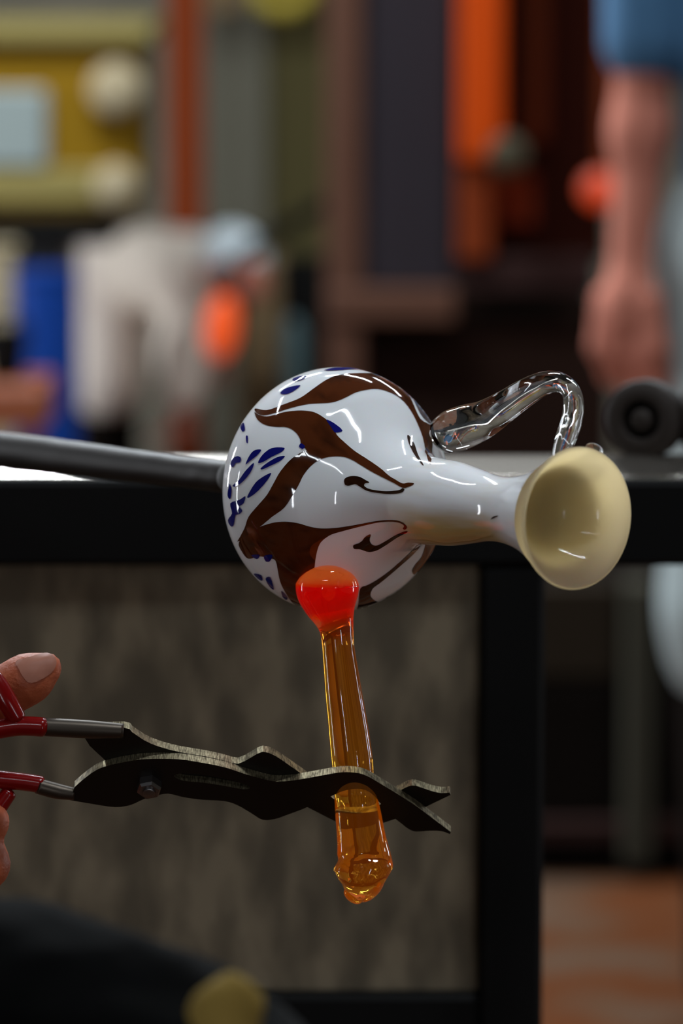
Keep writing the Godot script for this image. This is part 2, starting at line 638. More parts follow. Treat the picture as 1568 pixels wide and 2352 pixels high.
func make_jug() -> void:
	var t := thing("glass_jug", "white glass jug with brown swirls and blue flecks on the end of a metal pipe", "jug", jug_c)
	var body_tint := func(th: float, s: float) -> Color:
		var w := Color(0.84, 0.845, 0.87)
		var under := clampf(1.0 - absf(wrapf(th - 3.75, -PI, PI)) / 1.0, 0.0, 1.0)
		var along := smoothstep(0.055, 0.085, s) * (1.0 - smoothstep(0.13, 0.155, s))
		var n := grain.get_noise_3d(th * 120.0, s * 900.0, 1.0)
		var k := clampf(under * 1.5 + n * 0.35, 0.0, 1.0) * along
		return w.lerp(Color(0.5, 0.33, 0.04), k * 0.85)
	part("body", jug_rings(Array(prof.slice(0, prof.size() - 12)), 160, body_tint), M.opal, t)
	var lip_tint := func(th: float, s: float) -> Color:
		var g := grain.get_noise_3d(cos(th) * 60.0, sin(th) * 60.0, s * 1500.0) * 0.12
		return Color(0.89, 0.85, 0.77).lerp(Color(0.94, 0.86, 0.60), clampf(smoothstep(0.181, 0.162, s) * 0.8 + g, 0.0, 1.0))  # yellower with depth: light coming through the glass put into the colour
	var lip_outer := func(_th: float, _s: float) -> Color: return Color(0.89, 0.87, 0.80)
	part("lip", jug_rings(Array(prof.slice(prof.size() - 13)), 160, lip_outer), M.opal_lip, t, "flared cream lip")
	part("mouth", jug_rings(Array(inner), 160, lip_tint), M.opal_lip, t, "pale yellow inside of the mouth")
	# clear handle: from the shoulder, up and over, down to the back of the lip
	var hp := []
	for q in [[1022, 1000, 2.046, 46], [1045, 988, 2.043, 52], [1078, 975, 2.038, 50], [1115, 960, 2.03, 43], [1160, 932, 2.018, 36], [1200, 905, 2.005, 32], [1236, 885, 1.992, 28.5], [1268, 876, 1.98, 25], [1296, 883, 1.968, 23], [1313, 905, 1.958, 23],
		[1317, 938, 1.951, 23.5], [1310, 975, 1.945, 23.5], [1299, 1008, 1.94, 23.5], [1290, 1040, 1.938, 22], [1290, 1068, 1.938, 21], [1306, 1085, 1.939, 20], [1332, 1078, 1.94, 19], [1353, 1056, 1.94, 21], [1365, 1032, 1.939, 22]]:
		var p := P(q[0], q[1], q[2])
		hp.append(Vector4(p.x, p.y, p.z, q[3] / F * q[2]))
	var path := []
	var rad := []
	for q in smooth_path(hp, 5):
		path.append(Vector3(q.x, q.y, q.z))
		rad.append(q.w)
	var ridge := func(q: Vector3, dir: Vector3, r: float, s: float) -> Vector3:
		var a := atan2(dir.dot(up), dir.dot(jug_w))
		return q + dir * r * (0.07 * cos(a * 2.0 + s * 3.0) + 0.012 * cos(a * 5.0 - s * 4.0)) * (1.0 - s * 0.5)
	part("handle", tube(path, rad, 40, false, ridge), M.clear, t, "clear glass handle")
	var brown = M.brown_glass
	swirl([330, 362, 400, 372, 500, 338, 600, 298, 680, 242, 740, 200, 800, 170, 870, 155, 960, 150, 1050, 152, 1130, 160, 1200, 192, 1235, 245, 1270, 320, 1320, 425, 1400, 478, 1392, 560, 1384, 690, 1362, 660, 1335, 540, 1292, 430, 1245, 350, 1195, 298, 1135, 265, 1065, 246,
		1000, 250, 930, 267, 860, 302, 790, 326, 700, 332, 640, 337, 540, 360, 450, 388, 380, 403, 338, 388], "brown_swirl", brown, 0.0002, t)
	swirl([1232, 205, 1300, 230, 1370, 290, 1425, 345, 1432, 400, 1400, 462, 1335, 415, 1280, 315], "shaded_patch", M.shaded_glass, 0.00012, t)  # grey patch: shade and reflection on the white ball put into colour
	swirl([326, 385, 345, 430, 390, 460, 450, 472, 520, 475, 570, 503, 598, 545, 605, 585, 635, 608, 600, 628, 540, 670, 480, 740, 440, 810, 400, 880, 340, 950, 290, 1012, 268, 1075, 240, 1130, 225, 1162, 300, 1112, 370, 1062, 430, 1012, 500, 960, 550, 890, 590, 820, 620, 760, 660, 710, 710, 672, 770, 653,
		840, 650, 900, 665, 960, 700, 1030, 742, 1100, 778, 1160, 808, 1215, 838, 1250, 832, 1285, 813, 1250, 807, 1215, 812, 1170, 788, 1130, 763, 1080, 720, 1000, 665, 930, 620, 870, 570, 820, 522, 800, 480, 760, 432, 700, 392, 650, 378, 580, 375, 500, 385, 450, 400, 400, 410, 355, 402], "brown_swirl", brown, 0.00022, t)
	swirl([865, 785, 900, 768, 950, 770, 990, 790, 1015, 806, 988, 812, 985, 827, 1010, 843, 1060, 853, 1120, 858, 1190, 852, 1215, 840, 1225, 850, 1205, 868, 1140, 875, 1060, 868, 1000, 855, 960, 832, 930, 816, 890, 825, 868, 818], "brown_swirl", M.dark_brown_glass, 0.0002, t)
	swirl([232, 1165, 290, 1110, 350, 1075, 430, 1048, 510, 1040, 590, 1050, 650, 1068, 720, 1080, 800, 1078, 880, 1068, 960, 1054, 1050, 1037, 1120, 1030, 1180, 1032, 1220, 1048, 1240, 1072, 1228, 1088, 1216, 1080, 1224, 1066, 1208, 1052, 1172, 1042, 1120, 1040, 1050, 1048, 960, 1069, 880, 1090, 800, 1112,
		760, 1132, 722, 1165, 702, 1210, 690, 1270, 678, 1330, 625, 1372, 585, 1412, 592, 1480, 620, 1545, 560, 1532, 510, 1462, 480, 1400, 465, 1330, 450, 1272, 410, 1258, 350, 1248, 290, 1262, 252, 1222], "brown_swirl", brown, 0.0002, t)
	swirl([920, 1178, 960, 1165, 990, 1130, 1022, 1116, 1016, 1150, 1030, 1176, 1060, 1182, 1110, 1157, 1170, 1121, 1230, 1096, 1242, 1103, 1180, 1136, 1120, 1176, 1060, 1211, 1010, 1221, 960, 1206, 922, 1202], "brown_swirl", M.dark_brown_glass, 0.0002, t)
	swirl([1308, 1180, 1322, 1182, 1270, 1242, 1190, 1313, 1120, 1373, 1070, 1413, 1032, 1443, 1020, 1480, 1040, 1508, 1085, 1525, 1150, 1525, 1225, 1513, 1170, 1552, 1090, 1580, 1000, 1587, 940, 1582, 948, 1530, 958, 1442, 1002, 1420, 1060, 1388, 1130, 1338, 1210, 1270], "brown_swirl", M.dark_brown_glass, 0.0002, t)
	swirl([1366, 1195, 1360, 1232, 1335, 1282, 1312, 1326, 1282, 1356, 1270, 1330, 1290, 1295, 1320, 1260, 1346, 1215], "brown_swirl", M.dark_brown_glass, 0.0002, t)
	swirl([1240, 525, 1256, 530, 1282, 572, 1306, 640, 1340, 702, 1322, 690, 1282, 635, 1250, 572], "brown_swirl", M.dark_brown_glass, 0.0002, t)
	for fl in [[480, 272, 520, 240, 600, 224, 575, 250, 522, 277], [555, 187, 600, 170, 642, 174, 600, 195, 565, 200], [183, 702, 195, 665, 225, 648, 247, 660, 240, 686, 215, 690, 200, 714], [273, 698, 300, 640, 330, 612, 368, 611, 340, 646, 300, 677],
		[348, 688, 375, 640, 430, 600, 504, 598, 490, 622, 430, 652, 380, 682], [362, 723, 400, 690, 460, 655, 509, 647, 480, 677, 420, 707, 375, 727], [198, 822, 235, 790, 270, 740, 322, 688, 312, 730, 275, 782, 237, 817, 206, 832], [283, 893, 310, 840, 350, 790, 424, 748, 412, 780, 372, 830, 332, 870, 295, 895],
		[183, 930, 235, 910, 273, 888, 262, 930, 237, 950, 254, 973, 237, 995, 215, 1000, 202, 1060, 185, 1067, 168, 1030, 193, 990], [243, 472, 262, 448, 270, 490, 255, 502], [276, 530, 287, 528, 287, 568, 279, 567], [166, 882, 178, 813, 190, 850, 182, 903],
		[308, 1240, 357, 1238, 342, 1264], [384, 1245, 433, 1238, 420, 1275, 395, 1278], [323, 1350, 367, 1360, 373, 1393, 345, 1378], [393, 1380, 422, 1373, 443, 1445, 415, 1425], [488, 1453, 522, 1490, 517, 1508, 495, 1488], [755, 430, 800, 450, 853, 496, 806, 507, 788, 480], [592, 590, 606, 570, 628, 590, 612, 606],
		[740, 135, 850, 113, 960, 118, 850, 133]]:
		swirl(fl, "blue_fleck", M.blue_glass, 0.00034, t, 0.0, 3, 0.25)
	# the far side carries the same pattern
	swirl([865, 785, 900, 768, 950, 770, 990, 790, 1015, 806, 988, 812, 1010, 843, 1060, 853, 1120, 858, 1190, 852, 1225, 850, 1205, 868, 1140, 875, 1060, 868, 1000, 855, 960, 832, 930, 816, 890, 825], "brown_swirl", M.dark_brown_glass, 0.0002, t, PI)
	swirl([326, 385, 390, 460, 520, 475, 598, 545, 635, 608, 540, 670, 440, 810, 340, 950, 268, 1075, 225, 1162, 370, 1062, 500, 960, 590, 820, 660, 710, 770, 653, 900, 665, 1030, 742, 1160, 808, 1250, 832, 1250, 807, 1130, 763, 1000, 665, 870, 570, 800, 480, 700, 392, 580, 375, 450, 400], "brown_swirl", brown, 0.0002, t, PI)
	# a dark speck on the neck
	var nk := []
	for q in [[1127, 1193], [1133, 1186], [1145, 1184], [1137, 1189], [1130, 1192]]:
		nk.append_array([(q[0] - 460) * 2.6133, (q[1] - 800) * 2.6133])
	swirl(nk, "dark_speck", M.dark_brown_glass, 0.0002, t, 0.0, 2)

func make_pipe() -> void:
	var b := jug_c - jug_a * 0.046
	var t := thing("blowpipe", "dark steel blowpipe running left from the white jug, its far end over the bench rail", "pipe", b)
	var pth := []
	var rad := []
	for q in [[0.0, 0.0066], [0.02, 0.0064], [0.03, 0.0064], [0.036, 0.0074], [0.05, 0.0082], [0.09, 0.0083], [0.16, 0.0092], [0.24, 0.0101], [0.4, 0.0104], [0.8, 0.0104], [1.25, 0.0104]]:
		pth.append(Vector4(b.x - jug_a.x * q[0], b.y - jug_a.y * q[0], b.z - jug_a.z * q[0], q[1]))
	var pp := []
	for q in smooth_path(pth, 6):
		pp.append(Vector3(q.x, q.y, q.z))
		rad.append(q.w)
	var rough_skin := func(q: Vector3, dir: Vector3, _r: float, _s: float) -> Vector3: return q + dir * 0.0004 * grain.get_noise_3dv(q * 3000.0)
	part("tube", tube(pp, rad, 32, false, rough_skin), M.pipe_steel, t)
	var d0 := b - jug_a * 0.034
	part("moile", lathe([Vector2(0.0, -0.004), Vector2(0.0085, -0.004), Vector2(0.0092, 0.0), Vector2(0.0088, 0.006), Vector2(0.0076, 0.012), Vector2(0.0, 0.012)], d0, -jug_a), M.pipe_scale, t, "scaly collar of old glass round the pipe")

func make_hot_bit() -> void:
	var h := jug_hit(752, 1345)
	var at := jug_on(h, 0.0)
	rod_d = (at - EYE).dot(fwd)
	print("rod depth ", rod_d)
	var t := thing("molten_glass_bit", "glowing red to amber bit of molten glass hanging from the jug, nipped by shears", "molten glass", P(752, 1345, rod_d))
	var raw := []
	for q in [[752, 1317, 30, 0.002], [752, 1325, 58, 0.001], [752, 1338, 71, 0.0], [752, 1352, 73, 0.0], [756, 1375, 68, 0.0], [761, 1398, 58, 0.0], [767, 1420, 47, 0.0], [772, 1442, 40, 0.0], [775, 1468, 37, 0.0], [778, 1500, 37.5, 0.0], [784, 1550, 40, 0.0], [790, 1600, 42.5, 0.0], [797, 1650, 44.5, 0.0], [803, 1700, 46.5, 0.0],
		[809, 1750, 47.5, 0.0], [813, 1790, 46, 0.0], [817, 1830, 50, 0.0], [822, 1870, 53, 0.0], [827, 1905, 55, 0.0], [831, 1940, 57, 0.0], [833, 1968, 60, 0.0], [833, 1990, 63, 0.0], [831, 2012, 62, 0.0], [826, 2030, 54, 0.0], [819, 2046, 42, 0.0], [811, 2058, 25, 0.0]]:
		var p := P(q[0], q[1], rod_d + q[3])
		raw.append(Vector4(p.x, p.y, p.z, q[2] / F * rod_d))
	var pth := []
	var rad := []
	for q in smooth_path(raw, 5):
		pth.append(Vector3(q.x, q.y, q.z))
		rad.append(q.w)
	var lump := func(q: Vector3, dir: Vector3, r: float, _s: float) -> Vector3:
		var py := 1176.0 - (q - EYE).dot(up) / (q - EYE).dot(fwd) * F
		var low := smoothstep(1930.0, 1990.0, py)
		var mid := smoothstep(1820.0, 1850.0, py) * (1.0 - smoothstep(1960.0, 1990.0, py))
		var s := dir.dot(right)
		var d := 0.05 * grain.get_noise_3dv(q * 700.0) * (0.12 + mid) + low * 0.16 * grain.get_noise_3dv(q * 1700.0 + Vector3(5, 0, 3))
		d += -0.16 * mid * maxf(0.0, dir.dot(-fwd))           # the shears' flat
		d += 0.06 * exp(-pow((py - 2006.0) / 26.0, 2.0)) * maxf(0.0, -s) + 0.10 * exp(-pow((py - 1968.0) / 34.0, 2.0)) * maxf(0.0, s)
		d += -0.08 * exp(-pow((py - 1976.0) / 12.0, 2.0)) * maxf(0.0, -s) - 0.16 * exp(-pow((py - 2030.0) / 26.0, 2.0)) * maxf(0.0, s)
		return q + dir * r * d
	var m := tube(pth, rad, 64, false, lump)
	var a := m.surface_get_arrays(0)
	var col := PackedColorArray()
	for v in a[Mesh.ARRAY_VERTEX]:
		var py: float = 1176.0 - (v - EYE).dot(up) / (v - EYE).dot(fwd) * F
		var k := smoothstep(1410.0, 1500.0, py)
		var top := 1.0 - smoothstep(1328.0, 1348.0, py)
		col.append(Color(1.0, 0.0012, 0.0005).lerp(Color(1.0, 0.26, 0.01), top).lerp(Color(1.0, 0.56, 0.06), k))
	a[Mesh.ARRAY_COLOR] = col
	var m2 := ArrayMesh.new()
	m2.add_surface_from_arrays(Mesh.PRIMITIVE_TRIANGLES, a)
	part("glowing_bit", m2, M.hot_glass, t)
	var glow := OmniLight3D.new()
	glow.name = "bit_glow"
	glow.light_color = Color(1.0, 0.35, 0.08)
	glow.light_energy = 0.00008
	glow.light_size = 0.012
	glow.omni_range = 20.0
	glow.omni_attenuation = 2.0
	glow.shadow_enabled = true
	t.add_child(glow)
	glow.position = P(760, 1385, rod_d - 0.03) - t.position

# ------------------------------------------------------------------ the shears and the hand
func tool_pt(q: Vector2) -> Vector3:
	return P(q.x, q.y, rod_d + (q.y - 1830.0) * 0.00021 - 0.003)

func px_tube(pts: Array, closed := false, n := 6, flat_ends := false) -> ArrayMesh:
	# pts: [px, py, depth, radius in px]
	var raw := []
	for q in pts:
		var p := P(q[0], q[1], q[2])
		raw.append(Vector4(p.x, p.y, p.z, q[3] / F * q[2]))
	var pth := []
	var rad := []
	for q in smooth_path(raw, n, closed):
		pth.append(Vector3(q.x, q.y, q.z))
		rad.append(q.w)
	return tube(pth, rad, 28, closed, null, not flat_ends)

func make_shears() -> void:
	var t := thing("diamond_shears", "dark steel glass shears with red dipped handles gripping the amber glass rod", "shears", tool_pt(Vector2(343, 1800)))
	var n := (tool_pt(Vector2(600, 1900)) - tool_pt(Vector2(600, 1800))).cross(tool_pt(Vector2(700, 1800)) - tool_pt(Vector2(600, 1800))).normalized()
	if n.dot(fwd) < 0:
		n = -n
	var th := n * 0.0042
	var hump := [Vector2(171, 1808), Vector2(200, 1783), Vector2(236, 1762), Vector2(304, 1747), Vector2(350, 1743), Vector2(411, 1744), Vector2(464, 1752), Vector2(518, 1763), Vector2(557, 1776), Vector2(588, 1785), Vector2(626, 1794), Vector2(661, 1794), Vector2(707, 1787), Vector2(745, 1780), Vector2(783, 1774),
		Vector2(818, 1775), Vector2(844, 1783), Vector2(875, 1801), Vector2(913, 1824), Vector2(952, 1849), Vector2(990, 1877), Vector2(1035, 1911)]
	var under := [Vector2(1033, 1916), Vector2(1013, 1909), Vector2(986, 1908), Vector2(955, 1910), Vector2(938, 1904), Vector2(921, 1891), Vector2(902, 1876), Vector2(880, 1852), Vector2(855, 1828), Vector2(836, 1815), Vector2(815, 1812), Vector2(790, 1817), Vector2(764, 1827), Vector2(738, 1839), Vector2(714, 1850), Vector2(691, 1860), Vector2(661, 1871),
		Vector2(632, 1881), Vector2(603, 1883), Vector2(577, 1868), Vector2(546, 1850), Vector2(515, 1840), Vector2(464, 1837), Vector2(421, 1831), Vector2(386, 1823), Vector2(357, 1828), Vector2(329, 1836), Vector2(300, 1849), Vector2(264, 1854), Vector2(214, 1847), Vector2(161, 1838)]
	var front := PackedVector2Array(smooth_path(hump, 3) + smooth_path(under, 3))
	# the long slot: cut in from the under edge by a hair, so that one outline holds it
	var slot := smooth_path([Vector2(400, 1783), Vector2(412, 1777), Vector2(455, 1779), Vector2(500, 1786), Vector2(545, 1796), Vector2(574, 1808), Vector2(560, 1813), Vector2(520, 1806), Vector2(470, 1798), Vector2(420, 1793)], 3, true)
	var cut := -1
	for i in front.size():
		if front[i].y > 1815 and absf(front[i].x - 421.0) < 1.0:
			cut = i
	var whole := PackedVector2Array()
	for i in front.size():
		whole.append(front[i])
		if i == cut:
			# walk the hole the other way round
			var k0 := 0
			for k in slot.size():
				if slot[k].distance_to(front[i]) < slot[k0].distance_to(front[i]):
					k0 = k
			for k in slot.size() + 1:
				whole.append(slot[posmod(k0 - k, slot.size())] + (Vector2(0.02, 0) if k == slot.size() else Vector2.ZERO))
			whole.append(front[i] + Vector2(-0.02, 0))
	var bl := part("blade", slab(whole, tool_pt, th, 0.0, 2), M.tool_steel, t)
	part("edge", slab(whole, tool_pt, th, 0.0, 1), M.lit_edge_steel, bl, "ground edge, light from above in its colour")
	var ax := func(x: float) -> float:
		if x < 610: return lerpf(1793.0, 1805.0, (x - 343.0) / 267.0)
		if x < 800: return lerpf(1805.0, 1836.0, (x - 610.0) / 190.0)
		return lerpf(1836.0, 1869.0, (x - 800.0) / 240.0)
	var rear := [Vector2(181, 1690), Vector2(283, 1686), Vector2(302, 1696), Vector2(330, 1715), Vector2(362, 1729), Vector2(410, 1742), Vector2(470, 1752), Vector2(515, 1762)]
	for i in range(under.size() - 1, -1, -1):
		if under[i].x > 540:
			rear.append(Vector2(under[i].x, 2.0 * ax.call(under[i].x) - under[i].y + 15.0))
	var low := []
	for i in range(hump.size() - 1, -1, -1):
		if hump[i].x > 600:
			low.append(Vector2(hump[i].x, 2.0 * ax.call(hump[i].x) - hump[i].y + 15.0))
	low.append_array([Vector2(590, 1852), Vector2(540, 1836), Vector2(470, 1824), Vector2(400, 1814), Vector2(340, 1818), Vector2(290, 1800), Vector2(245, 1765), Vector2(205, 1728)])
	var rear_poly := PackedVector2Array(smooth_path(rear, 2) + smooth_path(low, 2))
	var on_rear := func(q: Vector2) -> Vector3: return tool_pt(q) + th * 1.04
	bl = part("blade", slab(rear_poly, on_rear, th, 0.0, 2), M.tool_steel, t)
	part("edge", slab(rear_poly, on_rear, th, 0.0, 1), M.lit_edge_steel, bl, "ground edge, light from above in its colour")
	var td := func(y: float) -> float: return rod_d + (y - 1830.0) * 0.00021
	part("tang", px_tube([[283, 1679, td.call(1679) + 0.004, 17], [200, 1675, td.call(1675) + 0.003, 21], [90, 1669, td.call(1669) + 0.002, 21]], false, 6, true), M.bare_steel, t)
	part("tang", px_tube([[172, 1824, td.call(1824) - 0.001, 14], [130, 1817, td.call(1817), 18], [86, 1805, td.call(1805), 18]], false, 6, true), M.bare_steel, t)
	# red dipped handles end in finger loops
	var u := 1668.0
	part("grip", px_tube([[97, 1670, td.call(u), 22.5], [70, 1668, td.call(u), 22.5], [30, 1669, td.call(u), 22.5], [-40, 1682, td.call(u), 23], [-120, 1700, td.call(u), 23], [-200, 1680, td.call(u), 23], [-232, 1610, td.call(u), 23], [-180, 1540, td.call(u), 23], [-90, 1524, td.call(u), 23], [-22, 1556, td.call(u) - 0.001, 24], [12, 1606, td.call(u) - 0.002, 25], [38, 1648, td.call(u) - 0.001, 21]], false, 8), M.red_dip, t, "red dipped upper handle loop")
	u = 1810.0
	part("grip", px_tube([[92, 1802, td.call(u), 20], [60, 1797, td.call(u), 20], [0, 1791, td.call(u), 21], [-80, 1785, td.call(u), 22], [-170, 1800, td.call(u), 23], [-222, 1860, td.call(u), 23], [-190, 1935, td.call(u), 23], [-110, 1950, td.call(u), 23], [-40, 1905, td.call(u), 22], [-5, 1855, td.call(u), 21], [20, 1822, td.call(u), 18]], false, 8), M.red_dip, t, "red dipped lower handle loop")
	# pivot bolt: washer, six-sided nut, stub of the thread
	var bc := tool_pt(Vector2(343, 1800))
	var out := -n
	var hexa := PackedVector3Array()
	var e1 := (tool_pt(Vector2(400, 1800)) - bc).normalized()
	var e2 := out.cross(e1)
	var hix := PackedInt32Array()
	for ring in 4:
		for k in 6:
			var a := TAU * (k + 0.25) / 6.0
			hexa.append(bc + out * [0.0, 0.0042, 0.0056, 0.0056][ring] + (e1 * cos(a) + e2 * sin(a)) * [0.0062, 0.0062, 0.0052, 0.0034][ring])
	for ring in 3:
		for k in 6:
			var a := ring * 6 + k
			var b := ring * 6 + (k + 1) % 6
			hix.append_array([a, b, a + 6, b, b + 6, a + 6])
	for k in range(1, 5):
		hix.append_array([0, k + 1, k, 18, 18 + k, 18 + k + 1])
	var bolt := part("bolt", mk(hexa, hix, false), M.bolt_steel, t, "six-sided pivot nut")
	part("thread", lathe([Vector2(0.0, 0.0), Vector2(0.0032, 0.0), Vector2(0.0032, 0.0066), Vector2(0.0028, 0.0072), Vector2(0.0, 0.0072)], bc, out, 20), M.bolt_steel, bolt)

func make_hand() -> void:
	var ud := rod_d - 0.014
	var d := rod_d - 0.006
	var t := thing("person", "bare hand of a glassworker holding the red shears, thumb through the upper loop", "person", P(-60, 1800, rod_d))
	var px := func(x: float, y: float, dd: float) -> Vector3: return P(x, y, dd)
	var s := 2.0 / F
	var th := [[px.call(108, 1534, ud), px.call(60, 1556, ud), 35 * s, 47 * s], [px.call(60, 1556, ud), px.call(-60, 1612, ud + 0.004), 49 * s, 55 * s], [px.call(72, 1567, ud + 0.002), px.call(0, 1606, ud + 0.004), 44 * s, 50 * s], [px.call(-60, 1612, ud + 0.004), px.call(-230, 1680, ud + 0.01), 54 * s, 66 * s], [px.call(-230, 1680, ud + 0.01), px.call(-430, 1790, ud + 0.03), 76 * s, 100 * s]]
	var fingers := []
	for q in [[-20, 1888, 45, 0.0], [-28, 1985, 55, 0.002], [-60, 2085, 52, 0.005], [-120, 2170, 44, 0.008]]:
		var x: float = q[0]
		var y: float = q[1]
		var r: float = q[2]
		var e: float = d + q[3]
		fingers.append([px.call(-390, y * 0.7 + 560, e + 0.004), px.call(x - 10, y, e), r * 1.12 * s, r * s])
		fingers.append([px.call(x - 10, y, e), px.call(x - 30, y - 10, e + 0.022), r * s, r * 0.95 * s])
		fingers.append([px.call(x - 30, y - 10, e + 0.022), px.call(x - 130, y - 30, e + 0.034), r * 0.9 * s, r * 0.8 * s])
	var palm := [[px.call(-400, 1880, d + 0.004), px.call(-410, 2080, d + 0.008), 80 * s, 76 * s], [px.call(-400, 1880, d + 0.004), px.call(-620, 1960, d + 0.02), 95 * s, 105 * s], [px.call(-410, 2060, d + 0.008), px.call(-640, 2010, d + 0.02), 85 * s, 100 * s], [px.call(-430, 1790, ud + 0.03), px.call(-620, 1960, d + 0.02), 95 * s, 105 * s],
		[px.call(-620, 1975, d + 0.02), px.call(-1250, 2250, d + 0.02), 118 * s, 165 * s], [px.call(-1250, 2250, d + 0.02), px.call(-1900, 2700, d - 0.05), 165 * s, 200 * s]]
	part("hand", body_mesh([[th + fingers + palm, 0.0027, 0.007, 0.00025]]), M.skin, t)
	# thumb nail: a curved plate on the thumb's upper side
	var on := func(q: Vector2) -> Vector3:
		var dd := ud - 0.03
		while dd < ud + 0.03 and sdf(th, P(q.x, q.y, dd), 0.007) > 0.0:
			dd += 0.0003
		return P(q.x, q.y, dd - 0.0009)
	var nail := PackedVector2Array(smooth_path([Vector2(36, 1519), Vector2(60, 1511), Vector2(85, 1503), Vector2(108, 1499), Vector2(124, 1507), Vector2(130, 1522), Vector2(122, 1541), Vector2(106, 1554), Vector2(86, 1565), Vector2(66, 1568), Vector2(52, 1553), Vector2(43, 1536)], 4, true))
	part("thumbnail", patch(nail, Vector2(6, 6), on), M.nail, t, "pale thumbnail")

# ------------------------------------------------------------------ the bench
func make_bench() -> void:
	var zb := -0.45
	var top := Z(784, 1103, zb).y
	var low := Z(784, 1300, zb).y
	var px0 := Z(1102, 1600, zb).x
	var px1 := Z(1250, 1600, zb).x
	var t := thing("glassblower_bench", "black steel workbench frame with a mottled grey panel behind the shears", "bench", Vector3(0, 0, zb - 0.03))
	part("top_beam", wbox(-0.95, 0.62, low, top, zb - 0.06, zb, 0.003), M.black_steel, t)
	var rail_z := zb - 0.008
	var cs := [Vector2(-0.046, 0.0), Vector2(-0.046, 0.0070), Vector2(-0.044, 0.0088), Vector2(-0.040, 0.0092), Vector2(-0.034, 0.0082), Vector2(-0.022, 0.0056), Vector2(-0.010, 0.0029), Vector2(-0.002, 0.0012), Vector2(0.0, 0.0006), Vector2(0.0, 0.0)]
	var rv := PackedVector3Array()
	var ri := PackedInt32Array()
	for e in 2:
		for q in cs:
			rv.append(Vector3(-0.95 if e == 0 else 0.62, top + q.y, rail_z + q.x))
	for k in cs.size():
		var k2 := (k + 1) % cs.size()
		ri.append_array([k, k2, cs.size() + k, k2, cs.size() + k2, cs.size() + k])
	for k in range(1, cs.size() - 1):
		ri.append_array([0, k, k + 1, cs.size(), cs.size() + k + 1, cs.size() + k])
	part("rail", mk(rv, ri), M.rail_steel, t, "bright worn steel rail")
	part("post", wbox(px0, px1, 0.02, low, zb - 0.045, zb - 0.002, 0.003), M.black_steel, t)
	part("post", wbox(-0.93, -0.89, 0.02, low, zb - 0.045, zb - 0.002, 0.003), M.black_steel, t)
	var lowy := Z(900, 2288, zb).y
	part("lower_beam", wbox(-0.89, px0, lowy - 0.05, lowy, zb - 0.045, zb - 0.002, 0.003), M.black_steel, t)
	part("panel", wbox(-0.89, px0, lowy, low, zb - 0.03, zb - 0.012, 0.001), M.grey_panel, t, "mottled dark grey panel")
	part("foot", wbox(px0 - 0.02, px1 + 0.02, 0.0, 0.02, zb - 0.3, zb + 0.15, 0.003), M.black_steel, t)
	part("foot", wbox(-0.95, -0.87, 0.0, 0.02, zb - 0.3, zb + 0.15, 0.003), M.black_steel, t)

func make_roller(c: Vector3, label: String, yaw: float) -> void:
	# an iron wheel in a small fork on the rail
	var t := thing("roller_wheel", label, "wheel", Vector3(c.x, c.y - 0.035, c.z), "iron wheels on the bench rail")
	var ax := Vector3(sin(yaw), 0.05, cos(yaw)).normalized()
	var r := 0.0240
	part("rim", lathe([Vector2(0.0115, -0.011), Vector2(0.017, -0.011), Vector2(r - 0.001, -0.009), Vector2(r, -0.006), Vector2(r, 0.006), Vector2(r - 0.001, 0.009), Vector2(0.017, 0.011), Vector2(0.0125, 0.011), Vector2(0.0115, 0.009), Vector2(0.0115, -0.011)], c, ax, 48), M.roller_steel, t)
	part("hub", lathe([Vector2(0.0, -0.013), Vector2(0.007, -0.013), Vector2(0.008, -0.012), Vector2(0.008, 0.008), Vector2(0.005, 0.011), Vector2(0.0, 0.011)], c, ax, 32), M.roller_steel, t)
	part("disc", lathe([Vector2(0.0, -0.003), Vector2(0.012, -0.003), Vector2(0.012, 0.002), Vector2(0.0, 0.002)], c, ax, 32), M.black_steel, t)
	var side := ax.cross(Vector3.UP).normalized()
	part("bracket", tube([c - ax * 0.016, c - ax * 0.017 + side * 0.001 - Vector3.UP * 0.02, c - ax * 0.016 - Vector3.UP * 0.034], [0.006, 0.006, 0.007], 16), M.black_steel, t)

func make_cloth() -> void:
	var d := 1.5
	var t := thing("dark_cloth", "black rumpled cloth heaped low in front of the grey panel", "cloth", P(100, 2400, d))
	var bones := []
	for q in [[-260, 2330, 250, -60, 2345, 262], [-60, 2345, 258, 140, 2400, 272], [140, 2400, 268, 330, 2480, 285], [330, 2480, 285, 470, 2560, 300], [-260, 2500, 260, 300, 2700, 330]]:
		bones.append([P(q[0], q[1], d + 0.02), P(q[3], q[4], d), q[2] * d / F, q[5] * d / F])
	part("drape", body_mesh([[bones, 0.006, 0.02, 0.006]]), M.black_cloth, t)
	var g := thing("leather_glove", "crumpled tan leather glove lying on the black cloth", "glove", P(520, 2330, d - 0.03))
	var gb := []
	for q in [[535, 2268, 50, 500, 2320, 66], [500, 2320, 66, 470, 2400, 80], [590, 2300, 30, 560, 2380, 40], [455, 2318, 34, 420, 2380, 40], [470, 2400, 80, 440, 2500, 90], [420, 2350, 28, 400, 2400, 34]]:
		gb.append([P(q[0], q[1], d - 0.028), P(q[3], q[4], d - 0.026), q[2] * d / F, q[5] * d / F])
	part("hide", body_mesh([[gb, 0.004, 0.006, 0.007]]), M.tan_leather, g)

